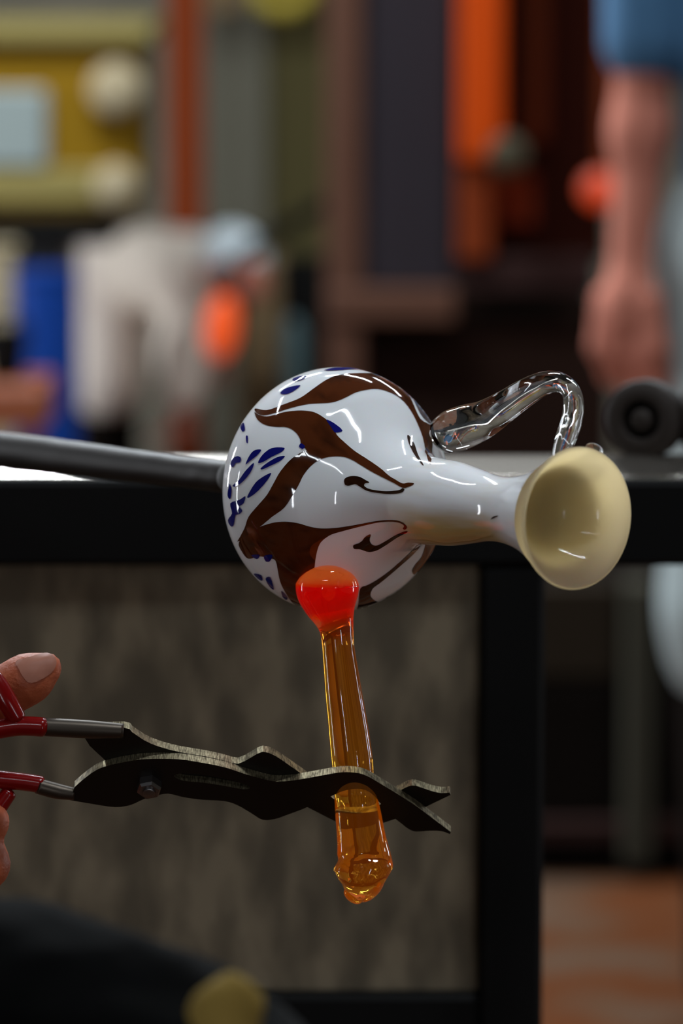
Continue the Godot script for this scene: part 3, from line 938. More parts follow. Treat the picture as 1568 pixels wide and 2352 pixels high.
func make_supports() -> void:
	# what the cloth lies on and what carries the far end of the blowpipe
	var c := P(60, 2600, 1.5)
	var t := thing("low_stool", "low dark wooden stool under the black cloth", "stool", Vector3(c.x, 0, c.z))
	var y := c.y - 0.075
	part("seat", wbox(c.x - 0.11, c.x + 0.11, y - 0.03, y, c.z - 0.11, c.z + 0.11), M.cabinet_olive, t)
	for sx in [-1, 1]:
		for sz in [-1, 1]:
			part("leg", wbox(c.x + sx * 0.09 - 0.014, c.x + sx * 0.09 + 0.014, 0.0, y - 0.03, c.z + sz * 0.09 - 0.014, c.z + sz * 0.09 + 0.014), M.cabinet_olive, t)
	var q := jug_c - jug_a * 0.95
	var s := thing("pipe_stand", "black steel stand with a forked top carrying the blowpipe's far end", "stand", Vector3(q.x, 0, q.z))
	part("base", lathe([Vector2(0, 0), Vector2(0.16, 0), Vector2(0.16, 0.01), Vector2(0.02, 0.02), Vector2(0, 0.02)], Vector3(q.x, 0, q.z), Vector3.UP, 32), M.black_steel, s)
	part("pole", tube([Vector3(q.x, 0.02, q.z), Vector3(q.x, q.y - 0.03, q.z)], [0.014, 0.014], 20), M.black_steel, s)
	var side := jug_a.cross(Vector3.UP).normalized()
	for e in [-1, 1]:
		part("fork", tube([q - Vector3.UP * 0.03, q - Vector3.UP * 0.014 + side * e * 0.016, q + Vector3.UP * 0.03 + side * e * 0.03], [0.006, 0.006, 0.005], 14), M.black_steel, s)

# ------------------------------------------------------------------ people behind
func figure(called_label: String, at: Vector3, skin: Array, hands: Array, cloth: Array, cell := 0.014) -> Node3D:
	# skin: bones of the whole body; hands: fine bones; cloth: [name, bones, material, label]
	var t := thing("person", called_label, "person", at)
	part("body", body_mesh([[skin, cell, 0.03], [hands, 0.005, 0.008]]), M.skin_far, t)
	for c in cloth:
		part(c[0], body_mesh([[c[1], cell, 0.03]]), c[2], t, c[3])
	return t

func fist(w: Vector3, k: Vector3, across: Vector3, s := 1.0) -> Array:
	# relaxed hand hanging from the wrist w to the knuckles k; across runs from the forefinger to the little one
	var out := []
	var down := (k - w).normalized()
	var pal := down.cross(across).normalized()
	for i in 4:
		var o := across * (i - 1.5) * 0.021 * s
		var l: float = [0.042, 0.047, 0.044, 0.034][i] * s
		var a := k + o
		var b := a + (down * 0.85 + pal * 0.5).normalized() * l
		var c := b + (down * 0.35 + pal * 0.9).normalized() * l * 0.65
		var e := c + (-down * 0.4 + pal * 0.9).normalized() * l * 0.5
		out.append([w + o * 0.7, a, 0.016 * s, 0.0125 * s])
		out.append([a, b, 0.0115 * s, 0.010 * s])
		out.append([b, c, 0.010 * s, 0.009 * s])
		out.append([c, e, 0.009 * s, 0.008 * s])
	var th := w + down * 0.02 * s - across * 0.03 * s
	out.append([w - across * 0.012 * s, th + down * 0.025 * s, 0.018 * s, 0.014 * s])
	out.append([th + down * 0.025 * s, th + down * 0.06 * s + pal * 0.012 * s, 0.013 * s, 0.010 * s])
	return out

func make_people() -> void:
	# standing behind the bench on the right: blue shirt, pale trousers, arm hanging
	var z := -2.78
	var hand := Z(1440, 890, z)
	var wrist := Z(1442, 690, z)
	var elbow := Z(1472, 300, z - 0.02)
	var sh := Vector3(elbow.x + 0.02, 1.46, z - 0.03)
	var cx := sh.x + 0.205
	var c := Vector3(cx, 0, z - 0.03)
	var v := func(x: float, y: float, zz: float) -> Vector3: return c + Vector3(x, y, zz)
	var skin := [[v.call(0, 0.98, 0), v.call(0, 1.2, 0), 0.13, 0.12], [v.call(0, 1.2, 0), v.call(0, 1.40, 0.0), 0.12, 0.13], [v.call(-0.1, 1.42, 0), v.call(0.1, 1.42, 0), 0.075, 0.075], [v.call(0, 1.46, 0), v.call(0, 1.58, 0.01), 0.058, 0.055], [v.call(0, 1.66, 0.02), v.call(0, 1.72, 0.005), 0.075, 0.092], [v.call(0, 1.60, 0.05), v.call(0, 1.63, 0.05), 0.04, 0.05],
		[v.call(0, 1.655, 0.085), v.call(0, 1.63, 0.105), 0.01, 0.014], [v.call(-0.085, 1.67, 0.0), v.call(-0.088, 1.64, 0.0), 0.014, 0.01], [v.call(0.085, 1.67, 0.0), v.call(0.088, 1.64, 0.0), 0.014, 0.01],
		[sh, elbow, 0.05, 0.033], [elbow, wrist, 0.033, 0.023], [wrist, wrist.lerp(hand, 0.3), 0.028, 0.03],
		[v.call(0.19, 1.43, 0), v.call(0.26, 1.14, -0.02), 0.052, 0.042], [v.call(0.26, 1.14, -0.02), v.call(0.2, 0.96, 0.14), 0.042, 0.028], [v.call(-0.09, 0.95, 0), v.call(-0.1, 0.5, 0.01), 0.085, 0.058], [v.call(-0.1, 0.5, 0.01), v.call(-0.1, 0.09, -0.02), 0.058, 0.038], [v.call(0.09, 0.95, 0), v.call(0.1, 0.5, 0.01), 0.085, 0.058], [v.call(0.1, 0.5, 0.01), v.call(0.1, 0.09, -0.02), 0.058, 0.038],
		[v.call(-0.1, 0.05, -0.04), v.call(-0.11, 0.035, 0.15), 0.04, 0.03], [v.call(0.1, 0.05, -0.04), v.call(0.11, 0.035, 0.15), 0.04, 0.03]]
	var hem := sh.lerp(elbow, 0.74)
	var shirt := [[v.call(0, 0.95, 0), v.call(0, 1.2, 0), 0.15, 0.14], [v.call(-0.05, 1.0, 0), v.call(-0.05, 1.36, 0), 0.125, 0.12], [v.call(0.05, 1.0, 0), v.call(0.05, 1.36, 0), 0.125, 0.12], [v.call(-0.12, 1.42, 0), v.call(0.12, 1.42, 0), 0.085, 0.085], [sh, hem, 0.07, 0.052], [v.call(0.19, 1.43, 0), v.call(0.25, 1.18, -0.02), 0.075, 0.066]]
	var hipx := -0.09
	var trousers := [[v.call(-0.06, 0.95, 0), v.call(0.06, 0.95, 0), 0.13, 0.13], [v.call(hipx, 0.92, 0.0), v.call(-0.105, 0.52, 0.015), 0.115, 0.088], [v.call(-0.105, 0.52, 0.015), v.call(-0.105, 0.47, 0.01), 0.088, 0.085], [v.call(0.09, 0.92, 0.0), v.call(0.105, 0.52, 0.015), 0.115, 0.088], [v.call(0.105, 0.52, 0.015), v.call(0.105, 0.47, 0.01), 0.088, 0.085]]
	var boots := [[v.call(-0.1, 0.43, 0.0), v.call(-0.1, 0.1, -0.02), 0.078, 0.055], [v.call(-0.1, 0.055, -0.05), v.call(-0.11, 0.045, 0.16), 0.052, 0.042], [v.call(0.1, 0.43, 0.0), v.call(0.1, 0.1, -0.02), 0.078, 0.055], [v.call(0.1, 0.055, -0.05), v.call(0.11, 0.045, 0.16), 0.052, 0.042]]
	var hair := [[v.call(0, 1.74, -0.015), v.call(0, 1.68, -0.045), 0.094, 0.075]]
	figure("person in a blue shirt and pale trousers standing behind the bench, bare arm hanging", Vector3(c.x, 0, c.z), skin, fist(wrist, wrist.lerp(hand, 0.55), Vector3(-0.75, 0, -0.66).normalized(), 1.2) + fist(v.call(0.2, 0.96, 0.14), v.call(0.18, 0.9, 0.2), Vector3(1, 0, 0)),
		[["shirt", shirt, M.blue_shirt, "blue short sleeved shirt"], ["trousers", trousers, M.pale_trousers, "pale grey-blue trousers"], ["boots", boots, M.dark_boots, ""], ["hair", hair, M.hair, ""]])
	# bent over on the left: cream clothes, white cap
	z = -5.6
	var hip := Z(262, 640, z - 0.06)
	var shd := Z(440, 632, z + 0.1)
	var head := Z(532, 604, z + 0.16)
	var knee1 := Z(246, 880, z + 0.02)
	var elb := Z(428, 800, z + 0.14)
	var wr := Z(420, 930, z + 0.2)
	var knee2 := Z(258, 860, z - 0.14)
	var fl := func(p: Vector3, x: float, zz: float) -> Vector3: return Vector3(p.x + x, 0.06, p.z + zz)
	var mid := hip.lerp(shd, 0.5) + Vector3(0, 0.012, 0)
	var far_sh := shd + Vector3(0.02, 0, -0.16)
	var far_el := Z(470, 790, z - 0.06)
	var far_wr := Z(500, 860, z + 0.08)
	var sk := [[hip, mid, 0.06, 0.06], [mid, shd, 0.06, 0.06], [shd, head, 0.035, 0.035], [head, head + Vector3(0.015, -0.025, 0.025), 0.056, 0.052], [head + Vector3(0.04, -0.045, 0.05), head + Vector3(0.046, -0.05, 0.056), 0.014, 0.01], [shd, elb, 0.038, 0.032], [elb, wr, 0.032, 0.022],
		[hip, knee1, 0.055, 0.042], [knee1, fl.call(knee1, -0.01, -0.06), 0.042, 0.028], [hip, knee2, 0.055, 0.042], [knee2, fl.call(knee2, 0.0, -0.08), 0.042, 0.028], [fl.call(knee1, -0.01, -0.08), fl.call(knee1, 0.02, 0.1), 0.034, 0.026], [fl.call(knee2, 0, -0.1), fl.call(knee2, 0.03, 0.08), 0.034, 0.026],
		[far_sh, far_el, 0.036, 0.03], [far_el, far_wr, 0.028, 0.02]]
	var sh2 := [[hip + Vector3(0.01, 0.005, 0.01), mid, 0.078, 0.076], [mid, shd, 0.076, 0.076], [shd, elb, 0.058, 0.05], [elb, elb.lerp(wr, 0.8), 0.05, 0.044], [far_sh, far_el, 0.052, 0.046], [shd, far_sh, 0.072, 0.06]]
	var tr2 := [[hip, hip + Vector3(-0.005, -0.02, 0.0), 0.085, 0.08], [hip, knee1, 0.074, 0.058], [knee1, knee1 + Vector3(0, -0.01, 0), 0.058, 0.056], [hip, knee2, 0.074, 0.056]]
	var bt2 := [[knee1 + Vector3(0, -0.07, -0.01), fl.call(knee1, -0.01, -0.06), 0.05, 0.044], [fl.call(knee1, -0.01, -0.08), fl.call(knee1, 0.02, 0.12), 0.045, 0.038], [knee2 + Vector3(0, -0.07, -0.02), fl.call(knee2, 0.0, -0.08), 0.05, 0.044], [fl.call(knee2, 0, -0.1), fl.call(knee2, 0.03, 0.1), 0.045, 0.038]]
	var cap := [[head + Vector3(-0.002, 0.012, 0.0), head + Vector3(0.01, 0.006, 0.01), 0.058, 0.057]]
	figure("person in cream clothes and a white cap bending over, seen small beyond the pipe", Vector3(hip.x, 0, hip.z), sk, fist(wr, wr.lerp(elb, -0.35), Vector3(0.3, 0, 0.95).normalized(), 0.7), [["shirt", sh2, M.cream_cloth, "cream shirt"], ["trousers", tr2, M.cream_cloth2, "cream knee-length trousers"], ["boots", bt2, M.dark_boots, ""], ["cap", cap, M.white_cap, "white cap"]])
	# the hot glass that person works on
	var gp := Z(508, 742, z + 0.42)
	var g := thing("glowing_gather", "orange glowing gather of hot glass on the end of an iron beside the bending person", "molten glass", gp)
	part("glow_blob", lathe([Vector2(0.0, -0.062), Vector2(0.016, -0.056), Vector2(0.027, -0.035), Vector2(0.030, -0.005), Vector2(0.026, 0.025), Vector2(0.016, 0.045), Vector2(0.008, 0.055), Vector2(0.0, 0.056)], gp, Vector3(0.12, 1, 0.1).normalized(), 32), M.glow_orange, g)
	part("iron", tube([gp + Vector3(0.006, 0.05, 0.005), gp + Vector3(0.03, 0.115, 0.02), gp + Vector3(0.22, 0.2, -0.5)], [0.011, 0.013, 0.013], 16), M.black_steel, g)
	var l := OmniLight3D.new()
	l.name = "gather_glow"
	l.light_color = Color(1.0, 0.42, 0.16)
	l.light_energy = 0.0015
	l.light_size = 0.03
	l.omni_range = 20.0
	l.omni_attenuation = 2.0
	l.shadow_enabled = true
	g.add_child(l)

# ------------------------------------------------------------------ the workshop behind
func put(t: Node3D, called: String, r: Array, z: float, deep: float, m: Material, label := "", b := 0.006) -> MeshInstance3D:
	return part(called, pbox(r[0], r[1], r[2], r[3], z, deep, b), m, t, label)

func dial(t: Node3D, called: String, px: float, py: float, rpx: float, z: float, m: Material, label := "", long := 0.03) -> MeshInstance3D:
	var c := Z(px, py, z)
	var r := rpx / F * (c - EYE).dot(fwd)
	return part(called, lathe([Vector2(0.0, -long), Vector2(r, -long), Vector2(r, 0.0), Vector2(r * 0.92, r * 0.16), Vector2(r * 0.5, r * 0.3), Vector2(0.0, r * 0.34)], c, Vector3.BACK, 40), m, t, label)

func make_workshop() -> void:
	# left: mustard machine on a dark stand
	var z := -4.9
	var t := thing("mustard_machine", "mustard yellow machine with a pale panel and two cream caps on a dark stand", "machine", Vector3(Z(150, 600, z).x, 0, z - 0.2))
	put(t, "body", [-260, 95, 322, 500], z, 0.4, M.mustard)
	put(t, "hood", [-260, 52, 350, 100], z + 0.03, 0.43, M.cream_yellow, "cream hood")
	put(t, "panel", [-150, 205, 108, 385], z + 0.02, 0.03, M.pale_panel, "pale grey-blue panel")
	put(t, "panel_frame", [-160, 385, 250, 470], z + 0.015, 0.03, M.cream_yellow)
	dial(t, "cap", 266, 205, 62, z + 0.04, M.cream_cap, "round cream cap")
	dial(t, "cap", 266, 428, 52, z + 0.04, M.cream_cap, "round cream cap")
	put(t, "tray", [-260, 500, 262, 562], z + 0.05, 0.5, M.near_black)
	put(t, "stand", [-260, 562, 160, 2600], z - 0.02, 0.36, M.slate_grey)
	# blue drum and things in front of the stand
	var zd := -4.55
	var dc := Z(102, 800, zd)
	var rr := (Z(176, 800, zd).x - Z(28, 800, zd).x) * 0.5
	var ty := Z(102, 632, zd).y
	var dr := thing("blue_drum", "deep blue plastic drum standing before the mustard machine's stand", "drum", Vector3(dc.x, 0, zd - rr))
	var prf := [Vector2(0.0, 0.0), Vector2(rr * 0.96, 0.0), Vector2(rr, 0.02)]
	for k in 3:
		var y: float = ty * (0.25 + 0.25 * k)
		prf.append_array([Vector2(rr, y - 0.015), Vector2(rr * 1.05, y - 0.006), Vector2(rr * 1.05, y + 0.006), Vector2(rr, y + 0.015)])
	prf.append_array([Vector2(rr, ty - 0.02), Vector2(rr * 0.96, ty - 0.004), Vector2(rr * 0.88, ty), Vector2(0, ty)])
	part("shell", lathe(prf, Vector3(dc.x, 0, zd - rr), Vector3.UP, 48), M.blue_plastic, dr)
	part("lid_ring", lathe([Vector2(rr * 0.9, ty - 0.012), Vector2(rr * 1.02, ty - 0.012), Vector2(rr * 1.02, ty + 0.004), Vector2(rr * 0.9, ty + 0.004), Vector2(rr * 0.9, ty - 0.012)], Vector3(dc.x, 0, zd - rr), Vector3.UP, 48), M.blue_plastic, dr)
	var zc := -4.2
	var cr := thing("wooden_stool", "orange-brown wooden stool top low at the frame's edge before the blue drum", "stool", Vector3(Z(30, 900, zc).x, 0, zc - 0.1))
	put(cr, "seat", [-190, 888, 106, 985], zc, 0.22, M.orange_wood)
	for q in [[-180, -140], [60, 96]]:
		put(cr, "leg", [q[0], 985, q[1], 2050], zc - 0.01, 0.03, M.orange_wood)
		put(cr, "leg", [q[0], 985, q[1], 2050], zc - 0.18, 0.03, M.orange_wood)
	var bk := Z(0, 888, zc)
	var bkt := thing("dark_bucket", "small dark bucket on the orange-brown stool", "bucket", Vector3(bk.x, bk.y, zc - 0.1))
	part("pail", lathe([Vector2(0.0, 0.002), Vector2(0.028, 0.002), Vector2(0.036, 0.078), Vector2(0.034, 0.078), Vector2(0.026, 0.006), Vector2(0.0, 0.006)], Vector3(bk.x, bk.y, zc - 0.1), Vector3.UP, 32), M.near_black, bkt)
	part("bail", tube([Vector3(bk.x - 0.036, bk.y + 0.074, zc - 0.1), Vector3(bk.x - 0.02, bk.y + 0.1, zc - 0.09), Vector3(bk.x + 0.02, bk.y + 0.1, zc - 0.09), Vector3(bk.x + 0.036, bk.y + 0.074, zc - 0.1)], [0.003, 0.003, 0.003, 0.003], 10), M.near_black, bkt)
	var cp := thing("cream_post", "narrow cream post left of the blue drum at the picture's edge", "post", Vector3(Z(10, 700, -4.75).x, 0, -4.77))
	put(cp, "shaft", [-34, 575, 40, 2000], -4.75, 0.04, M.cream_cap)
	put(cp, "top", [-38, 560, 44, 577], -4.745, 0.05, M.cream_cap)
	# red-brown post
	var zp := -5.75
	var rp := thing("red_post", "rust red steel post standing behind the bending person", "post", Vector3(Z(423, 300, zp).x, 0, zp - 0.05))
	part("shaft", wbox(Z(384, 300, zp).x, Z(464, 300, zp).x, 0.012, 3.3, zp - 0.08, zp), M.rust_red, rp)
	part("foot", wbox(Z(360, 300, zp).x, Z(488, 300, zp).x, 0.0, 0.012, zp - 0.11, zp + 0.03, 0.003), M.rust_red, rp)
	# grey locker
	var zl := -6.1
	var lk := thing("grey_locker", "tall olive grey locker behind the jug, yellow crates on top of the frame", "locker", Vector3(Z(600, 300, zl).x, 0, zl - 0.2))
	lk.set_meta("label", "tall olive grey metal locker with two doors between the rust red and brown posts")
	put(lk, "carcass", [466, -500, 760, 1700], zl - 0.02, 0.4, M.olive_grey)
	put(lk, "door", [470, -490, 612, 700], zl, 0.02, M.olive_grey)
	put(lk, "door", [616, -490, 756, 700], zl - 0.004, 0.02, M.olive_dark)
	var hl := thing("hanging_bundle", "yellow rope bundle hanging high before the grey locker", "rope", Z(655, 5, zl + 0.1))
	var tor := []
	for k in 18:
		var a := TAU * k / 18
		tor.append(Z(650 + cos(a) * 55, -22 + sin(a) * 40, zl + 0.08))
	var tr := []
	for k in tor.size():
		tr.append(0.02)
	part("coil", tube(tor, tr, 14, true), M.rope_yellow, hl)
	var tor2 := []
	for k in 18:
		var a := TAU * k / 18
		tor2.append(Z(512 + cos(a) * 26, -8 + sin(a) * 22, zl + 0.08))
	var h2 := thing("hanging_bundle", "small tan rope bundle hanging left of the yellow one", "rope", Z(512, -8, zl + 0.1))
	part("coil", tube(tor2, tr, 14, true), M.tan_box, h2)
	# tan carton, dark crate and a teal can beside the person
	var tb := thing("tan_carton", "tall tan carton standing right of the bending person", "carton", Vector3(Z(590, 800, -5.75).x, 0, -5.85))
	part("box", wbox(Z(545, 800, -5.72).x, Z(640, 800, -5.72).x, 0.0, Z(590, 610, -5.72).y, -5.98, -5.72), M.tan_box, tb)
	part("flap", wbox(Z(545, 800, -5.72).x, Z(640, 800, -5.72).x, Z(590, 610, -5.72).y, Z(590, 604, -5.72).y, -5.98, -5.85, 0.001), M.tan_box, tb)
	var dk := thing("black_crate", "black crate between the tan carton and the furnace's brown post", "crate", Vector3(Z(690, 800, -5.9).x, 0, -6.0))
	part("box", wbox(Z(642, 800, -5.9).x, Z(748, 800, -5.9).x, 0.0, Z(690, 600, -5.9).y, -6.05, -5.9), M.near_black, dk)
	var tl := Z(672, 852, -5.7)
	var tc := thing("teal_can", "dull teal can in front of the black crate", "can", Vector3(tl.x, 0, -5.7))
	var cr2 := 0.022
	var chh := Z(672, 728, -5.7).y
	part("can_body", lathe([Vector2(0.0, 0.0), Vector2(cr2, 0.0), Vector2(cr2, chh - 0.03), Vector2(cr2 * 0.5, chh - 0.008), Vector2(cr2 * 0.4, chh), Vector2(0.0, chh)], Vector3(tl.x, 0, -5.7), Vector3.UP, 32), M.teal, tc)
	# furnace front: brown frame, slate door, orange post, dark hot bay with a peephole
	var zf := -4.6
	var f := thing("furnace", "brown framed furnace with a slate door, orange edge and small glowing peephole", "furnace", Vector3(Z(1060, 600, zf).x, 0, zf - 0.3))
	put(f, "post", [748, -600, 832, 1900], zf + 0.02, 0.08, M.brown_steel)
	put(f, "door", [832, -600, 1046, 662], zf, 0.04, M.slate, "dark slate door")
	put(f, "crossbar", [748, 662, 1046, 742], zf + 0.03, 0.06, M.brown_steel)
	put(f, "base", [748, 742, 1400, 2000], zf - 0.03, 0.6, M.soot_brown)
	put(f, "orange_edge", [1056, -600, 1156, 372], zf + 0.05, 0.06, M.orange_lit, "orange upper edge with furnace light painted in")  # brighter than the lower piece: furnace light put into the colour
	put(f, "orange_edge", [1052, 372, 1128, 600], zf + 0.03, 0.06, M.orange_unlit, "orange lower edge without the painted light")
	put(f, "bay", [1046, -600, 1400, 600], zf - 0.12, 0.4, M.soot_red)
	put(f, "fin", [1205, -600, 1262, 330], zf - 0.07, 0.04, M.ember_brown)
	put(f, "block", [1128, 400, 1228, 520], zf - 0.06, 0.05, M.ember_red)
	put(f, "crossbar", [1046, 592, 1372, 676], zf + 0.01, 0.1, M.dark_bar)
	put(f, "jamb", [1384, -600, 1446, 430], zf + 0.02, 0.08, M.ember_brown)  # furnace light on the jamb put into its base colour
	dial(f, "gauge", 1166, 356, 44, zf + 0.1, M.gauge_green, "round grey-green gauge", 0.06)
	var gl := dial(f, "peephole_glow", 1376, 436, 44, zf + 0.06, M.peep, "glowing orange peephole", 0.02)
	var l := OmniLight3D.new()
	l.name = "peephole_light"
	l.light_color = Color(1.0, 0.38, 0.1)
	l.light_energy = 0.004
	l.light_size = 0.03
	l.omni_range = 20.0
	l.omni_attenuation = 2.0
	l.shadow_enabled = true
	f.add_child(l)
	l.position = Z(1376, 436, zf + 0.12) - f.position
	# low dark workbench seen under the bench rail on the right
	var zw := -3.62
	var w := thing("low_cabinet", "low dark brown cabinet with a grey-green leg behind the bench's black post", "cabinet", Vector3(Z(1420, 1700, zw).x, 0, zw - 0.2))
	put(w, "carcass", [1180, 1330, 2000, 1930], zw - 0.02, 0.4, M.cabinet_dark)
	put(w, "door", [1190, 1340, 1424, 1560], zw, 0.02, M.cabinet_olive)
	put(w, "door", [1190, 1566, 1424, 1880], zw, 0.02, M.cabinet_dark)
	put(w, "leg", [1432, 1340, 1500, 1990], zw + 0.03, 0.05, M.grey_green)
	put(w, "shelf", [1180, 1884, 2000, 1940], zw + 0.01, 0.4, M.cabinet_red)
	put(w, "plinth", [1190, 1940, 1990, 2004], zw - 0.03, 0.36, M.near_black)

func make_lamp(x: float, z: float, yaw: float, e: float, label: String) -> void:
	var y := 3.12
	var t := thing("ceiling_lamp", label, "lamp", Vector3(x, y, z), "tube lamps under the ceiling")
	t.rotation.y = yaw
	var bx := func(c: Vector3, s: Vector3, b: float) -> ArrayMesh: return bbox(c, s, b)
	var put_in := func(called: String, m: ArrayMesh, mt: Material) -> void:
		var o := MeshInstance3D.new()
		o.name = numbered(called, t)
		o.mesh = m
		o.material_override = mt
		t.add_child(o, true)
	put_in.call("housing", bx.call(Vector3(0, 0.05, 0), Vector3(1.3, 0.06, 0.2), 0.01), M.lamp_white)
	put_in.call("tube_glow", bx.call(Vector3(0, 0.008, 0), Vector3(1.2, 0.024, 0.05), 0.008), M.tube)
	put_in.call("hanger", bx.call(Vector3(0.5, 0.23, 0), Vector3(0.012, 0.3, 0.012), 0.002), M.black_steel)
	put_in.call("hanger", bx.call(Vector3(-0.5, 0.23, 0), Vector3(0.012, 0.3, 0.012), 0.002), M.black_steel)
	var l := AreaLight3D.new()
	l.name = "tube_light"
	l.area_size = Vector2(1.2, 0.05)
	l.light_color = Color(0.93, 0.97, 1.0)
	l.light_energy = e
	l.shadow_enabled = true
	l.rotation.x = -PI / 2
	l.position = Vector3(0, -0.008, 0)
	t.add_child(l)

func make_added_wall_lamp(at: Vector3, yaw: float, e: float, label: String) -> void:
	# added light source: an upright tube in a white channel; its light shines along the thing's +z
	var t := thing("added_wall_lamp", label, "lamp", at, "added upright tube lamps on the walls")
	t.rotation.y = yaw
	for q in [["channel", Vector3(0, 0, -0.01), Vector3(0.16, 1.6, 0.04), M.lamp_white], ["tube_glow", Vector3(0, 0, 0.025), Vector3(0.07, 1.5, 0.03), M.tube]]:
		var o := MeshInstance3D.new()
		o.name = numbered(q[0], t)
		o.mesh = bbox(q[1], q[2], 0.008)
		o.material_override = q[3]
		t.add_child(o, true)
	var l := AreaLight3D.new()
	l.name = "tube_light"
	l.area_size = Vector2(0.07, 1.5)
	l.light_color = Color(0.95, 0.97, 1.0)
	l.light_energy = e
	l.shadow_enabled = true
	l.rotation.y = PI
	l.position = Vector3(0, 0, 0.045)
	t.add_child(l)

func materials() -> void:
	M.opal = mat(Color.WHITE, 0.06, 0.0, 0.5)
	M.opal.vertex_color_use_as_albedo = true
	M.opal.backlight_enabled = true
	M.opal.backlight = Color(0.05, 0.05, 0.05)
	M.opal_lip = mat(Color.WHITE, 0.05, 0.0, 0.9)
	M.opal_lip.vertex_color_use_as_albedo = true
	M.opal_lip.backlight_enabled = true
	M.opal_lip.backlight = Color(1.3, 1.25, 1.13)
	for k in ["opal", "opal_lip"]:
		M[k].subsurf_scatter_enabled = true
		M[k].subsurf_scatter_strength = 0.1 if k == "opal" else 0.5
	M.brown_glass = mat(c8(78, 36, 14), 0.05)
	M.brown_glass.vertex_color_use_as_albedo = true
	M.dark_brown_glass = mat(c8(46, 22, 10), 0.05)
	M.dark_brown_glass.vertex_color_use_as_albedo = true
	M.shaded_glass = mat(c8(96, 84, 92), 0.05)  # white of the ball where it looks shaded
	M.shaded_glass.vertex_color_use_as_albedo = true
	M.blue_glass = mat(c8(16, 20, 110), 0.05)
	M.blue_glass.vertex_color_use_as_albedo = true
	M.clear = mat(Color(1, 1, 1, 0.0), 0.0)
	M.clear.refraction_enabled = true
	M.clear.refraction_scale = 0.05
	M.hot_glass = mat(Color(1, 1, 1, 0.0), 0.0)
	M.hot_glass.refraction_enabled = true
	M.hot_glass.refraction_scale = 0.05
	M.hot_glass.vertex_color_use_as_albedo = true
	M.hot_glass.emission_enabled = true
	M.hot_glass.emission = Color.WHITE
	M.hot_glass.emission_energy_multiplier = 0.3
	M.hot_glass.emission_operator = BaseMaterial3D.EMISSION_OP_MULTIPLY
	var gr := Gradient.new()
	gr.offsets = PackedFloat32Array([0.0, 0.10, 0.17, 0.22, 0.27, 0.6, 0.85, 1.0])
	gr.colors = PackedColorArray([Color(0.3, 0.1, 0.02), Color(0.6, 0.02, 0.01), Color(0.7, 0.03, 0.01), Color(0.5, 0.06, 0.01), Color(0.34, 0.12, 0.0), Color(0.34, 0.17, 0.0), Color(0.42, 0.17, 0.0), Color(0.4, 0.2, 0.0)])
	var gt := GradientTexture2D.new()
	gt.gradient = gr
	gt.width = 8
	gt.height = 512
	gt.fill_from = Vector2(0, 0)
	gt.fill_to = Vector2(0, 1)
	M.hot_glass.emission_texture = gt
	M.pipe_steel = mat(c8(46, 42, 40), 0.5, 0.7)
	M.pipe_scale = mat(c8(60, 58, 56), 0.7, 0.3)
	M.tool_steel = mat(c8(30, 27, 24), 0.45, 0.6)
	M.lit_edge_steel = mat(Color.WHITE, 0.42, 0.75)  # ground edge, paler than the faces to carry the light from above
	tri(M.lit_edge_steel, noise_tex(0.05, 3, 5, c8(74, 66, 50), c8(196, 184, 150)), Vector3(40, 6, 12))
	M.bare_steel = mat(c8(78, 70, 62), 0.4, 0.85)
	M.bolt_steel = mat(c8(120, 116, 116), 0.3, 0.9)
	M.red_dip = mat(c8(118, 4, 6), 0.18)
	M.skin = mat(c8(196, 128, 98), 0.55)
	tri(M.skin, noise_tex(0.02, 5, 9, c8(212, 158, 122), c8(234, 188, 154)), Vector3(14, 14, 14))
	M.skin.subsurf_scatter_enabled = true
	M.skin.subsurf_scatter_strength = 0.05
	M.skin.heightmap_enabled = true
	M.skin.heightmap_scale = 0.014
	M.skin.heightmap_texture = noise_tex(0.06, 4, 17, Color.BLACK, Color.WHITE)
	M.nail = mat(c8(158, 104, 86), 0.5, 0.0, 0.3)
	M.skin_far = mat(c8(184, 116, 98), 0.6, 0.0, 0.2)
	M.black_steel = mat(c8(9, 9, 9), 0.6, 0.0, 0.25)
	M.rail_steel = mat(c8(190, 182, 172), 0.22, 0.9)
	M.grey_panel = mat(Color.WHITE, 0.8)
	tri(M.grey_panel, noise_tex(0.012, 5, 21, c8(84, 74, 58), c8(122, 109, 88)), Vector3(4.5, 1.7, 4.5))
	M.roller_steel = mat(c8(44, 36, 31), 0.6, 0.4)
	M.black_cloth = mat(c8(8, 8, 8), 0.9, 0.0, 0.1)
	M.black_cloth.rim_enabled = true
	M.black_cloth.rim = 0.06
	M.black_cloth.rim_tint = 0.0
	M.tan_leather = mat(c8(126, 103, 50), 0.8, 0.0, 0.2)
	M.blue_shirt = mat(c8(62, 104, 140), 0.85)
	M.pale_trousers = mat(c8(152, 162, 162), 0.85, 0.0, 0.2)
	M.dark_boots = mat(c8(18, 13, 10), 0.8, 0.0, 0.15)
	M.hair = mat(c8(60, 44, 32), 0.8)
	M.cream_cloth = mat(c8(236, 224, 208), 0.85, 0.0, 0.2)
	M.cream_cloth2 = mat(c8(238, 226, 214), 0.85, 0.0, 0.2)
	M.white_cap = mat(c8(224, 236, 240), 0.85, 0.0, 0.2)
	M.glow_orange = mat(c8(220, 90, 40), 0.4)
	M.glow_orange.emission_enabled = true
	M.glow_orange.emission = c8(255, 92, 40)
	M.glow_orange.emission_energy_multiplier = 0.6
	M.peep = mat(c8(120, 40, 8), 0.5)
	M.peep.emission_enabled = true
	M.peep.emission = c8(200, 62, 4)
	M.peep.emission_energy_multiplier = 0.35
	M.mustard = mat(c8(120, 90, 14), 0.7, 0.0, 0.2)
	M.cream_yellow = mat(c8(122, 110, 64), 0.7, 0.0, 0.2)
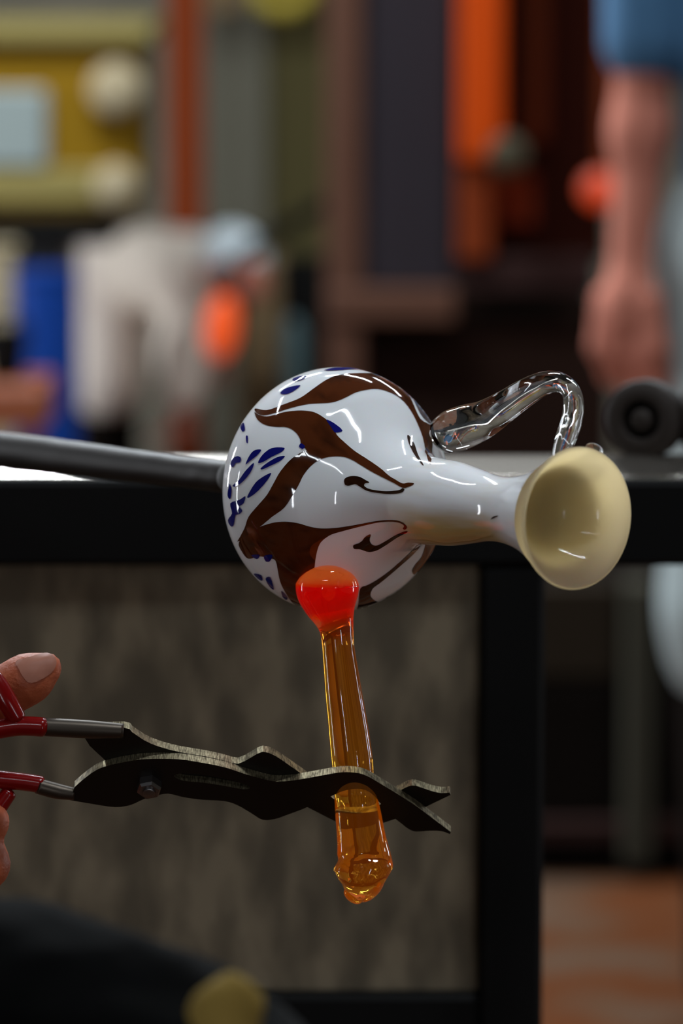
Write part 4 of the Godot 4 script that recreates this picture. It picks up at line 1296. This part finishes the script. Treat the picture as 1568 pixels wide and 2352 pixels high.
	M.pale_panel = mat(c8(120, 130, 127), 0.6)
	M.cream_cap = mat(c8(146, 133, 106), 0.7, 0.0, 0.2)
	M.near_black = mat(c8(10, 9, 8), 0.7, 0.0, 0.2)
	M.slate_grey = mat(c8(62, 64, 68), 0.6)
	M.blue_plastic = mat(c8(2, 44, 112), 0.6, 0.0, 0.25)
	M.orange_wood = mat(c8(118, 57, 24), 0.6)
	M.rust_red = mat(c8(103, 40, 10), 0.7, 0.0, 0.2)
	M.olive_grey = mat(c8(90, 87, 75), 0.7, 0.0, 0.2)
	M.olive_dark = mat(c8(61, 55, 31), 0.7, 0.0, 0.2)
	M.rope_yellow = mat(c8(139, 122, 30), 0.8)
	M.tan_box = mat(c8(113, 92, 61), 0.8)
	M.teal = mat(c8(70, 92, 94), 0.5)
	M.brown_steel = mat(c8(73, 47, 35), 0.7, 0.0, 0.25)
	M.slate = mat(c8(38, 33, 37), 0.7, 0.0, 0.2)
	M.soot_brown = mat(c8(27, 16, 12), 0.9, 0.0, 0.1)
	M.orange_lit = mat(c8(160, 54, 2), 0.6, 0.0, 0.2)  # same orange as below, lit tone painted in
	M.orange_unlit = mat(c8(97, 37, 10), 0.7, 0.0, 0.2)
	M.soot_red = mat(c8(34, 10, 5), 0.9, 0.0, 0.1)
	M.ember_brown = mat(c8(80, 31, 10), 0.7, 0.0, 0.2)
	M.ember_red = mat(c8(100, 34, 10), 0.7, 0.0, 0.2)
	M.dark_bar = mat(c8(37, 23, 21), 0.8, 0.0, 0.15)
	M.gauge_green = mat(c8(52, 47, 32), 0.6, 0.0, 0.3)
	M.cabinet_dark = mat(c8(17, 13, 10), 0.8, 0.0, 0.15)
	M.cabinet_olive = mat(c8(42, 35, 27), 0.8, 0.0, 0.15)
	M.cabinet_red = mat(c8(46, 31, 28), 0.8, 0.0, 0.15)
	M.grey_green = mat(c8(56, 54, 45), 0.7, 0.0, 0.2)
	M.lamp_white = mat(c8(200, 200, 196), 0.6)
	M.tube = mat(Color.WHITE, 0.5)
	M.tube.emission_enabled = true
	M.tube.emission = Color(0.93, 0.97, 1.0)
	M.tube.emission_energy_multiplier = 6.0
	M.plaster = mat(Color.WHITE, 0.9)
	tri(M.plaster, noise_tex(0.01, 4, 31, c8(98, 93, 80), c8(106, 100, 87)), Vector3(0.6, 0.6, 0.6))
	M.ceiling = mat(c8(120, 118, 112), 0.9)
	M.floor = mat(Color.WHITE, 0.85, 0.0, 0.15)
	tri(M.floor, noise_tex(0.008, 5, 41, c8(82, 44, 22), c8(80, 62, 49)), Vector3(0.9, 0.9, 0.9))  # rusty orange tone stands for the furnace glow on the floor

func _ready() -> void:
	grain.seed = 12
	grain.frequency = 0.02
	grain.noise_type = FastNoiseLite.TYPE_SIMPLEX_SMOOTH
	# camera
	var basis_ := Basis(Vector3.RIGHT, -deg_to_rad(PITCH))
	right = basis_.x
	up = basis_.y
	fwd = -basis_.z
	var cam := Camera3D.new()
	cam.name = "camera"
	var ca := CameraAttributesPhysical.new()
	ca.frustum_focal_length = 12.0 * F / 1176.0
	ca.frustum_focus_distance = 2.0
	ca.frustum_near = 0.05
	ca.frustum_far = 60.0
	ca.exposure_aperture = ca.frustum_focal_length / 25.0
	cam.attributes = ca
	cam.transform = Transform3D(basis_, EYE)
	add_child(cam)
	# air and exposure
	var env := Environment.new()
	env.background_mode = Environment.BG_COLOR
	env.background_color = Color.BLACK
	env.tonemap_mode = Environment.TONE_MAPPER_LINEAR
	env.tonemap_exposure = 1.0
	env.sdfgi_enabled = true
	env.ssao_enabled = true
	env.ssil_enabled = true
	var we := WorldEnvironment.new()
	we.name = "world_environment"
	we.environment = env
	add_child(we)
	materials()
	# lamps
	make_lamp(0.55, -2.3, 0.2, 3.2, "tube lamp hung above and behind the bench")
	make_lamp(-1.35, -0.9, 1.4, 2.4, "tube lamp hung above the left end of the bench")
	make_lamp(0.9, 0.4, 0.3, 2.7, "tube lamp hung over the worker's place")
	make_lamp(-0.6, 3.2, 0.1, 1.4, "added fill tube lamp hung behind the viewer's place")  # frontal fill added for the ball and the panel
	make_lamp(-0.85, -3.5, 0.0, 14.0, "tube lamp hung before the furnace")
	make_lamp(1.8, -4.2, 0.0, 4.5, "tube lamp hung in the far right corner")
	make_added_wall_lamp(Vector3(-1.5, 0.85, 4.46), PI, 1.2, "added upright tube lamp on the wall behind the viewer, left of the two there")  # added for bright streaks on the hot rod
	make_added_wall_lamp(Vector3(2.5, 1.0, 4.46), PI, 1.6, "added upright tube lamp on the wall behind the viewer, right of the two there")  # added to brighten the mouth of the jug
	make_added_wall_lamp(Vector3(3.96, 0.85, -1.6), -PI / 2, 1.1, "added upright tube lamp on the right-hand wall")  # added for side streaks in the rod
	make_added_wall_lamp(Vector3(-3.96, 0.85, -1.2), PI / 2, 1.1, "added upright tube lamp on the left-hand wall")  # added for side streaks in the rod, from the left
	make_added_wall_lamp(Vector3(-3.96, 1.3, -4.3), PI / 2, 11.0, "added upright tube lamp far back on the left-hand wall")  # fill added for the bending person
	make_added_wall_lamp(Vector3(3.96, 1.3, -3.6), -PI / 2, 2.5, "added upright tube lamp far back on the right-hand wall")  # fill added for the hanging arm
	# room
	struct("floor", wbox(-4.2, 4.2, -0.15, 0.0, -7.2, 4.7, 0.0), M.floor)
	struct("ceiling", wbox(-4.2, 4.2, 3.5, 3.65, -7.2, 4.7, 0.0), M.ceiling)
	struct("wall_back", wbox(-4.2, 4.2, 0.0, 3.5, -7.2, -7.0, 0.0), M.plaster)
	struct("wall_front", wbox(-4.2, 4.2, 0.0, 3.5, 4.5, 4.7, 0.0), M.plaster)
	struct("wall_left", wbox(-4.2, -4.0, 0.0, 3.5, -7.0, 4.5, 0.0), M.plaster)
	struct("wall_right", wbox(4.0, 4.2, 0.0, 3.5, -7.0, 4.5, 0.0), M.plaster)
	jug_setup()
	make_bench()
	make_workshop()
	make_people()
	make_jug()
	make_pipe()
	make_hot_bit()
	make_shears()
	make_hand()
	make_cloth()
	make_supports()
	var top := Z(784, 1103, -0.45).y
	make_roller(Vector3(Z(1482, 1040, -0.5).x, top + 0.030, -0.505), "dark iron wheel on the rail right of the jug's mouth", -0.35)
	make_roller(Vector3(Z(1640, 1030, -0.5).x, top + 0.030, -0.505), "dark iron wheel cut off by the picture's right edge", 0.35)
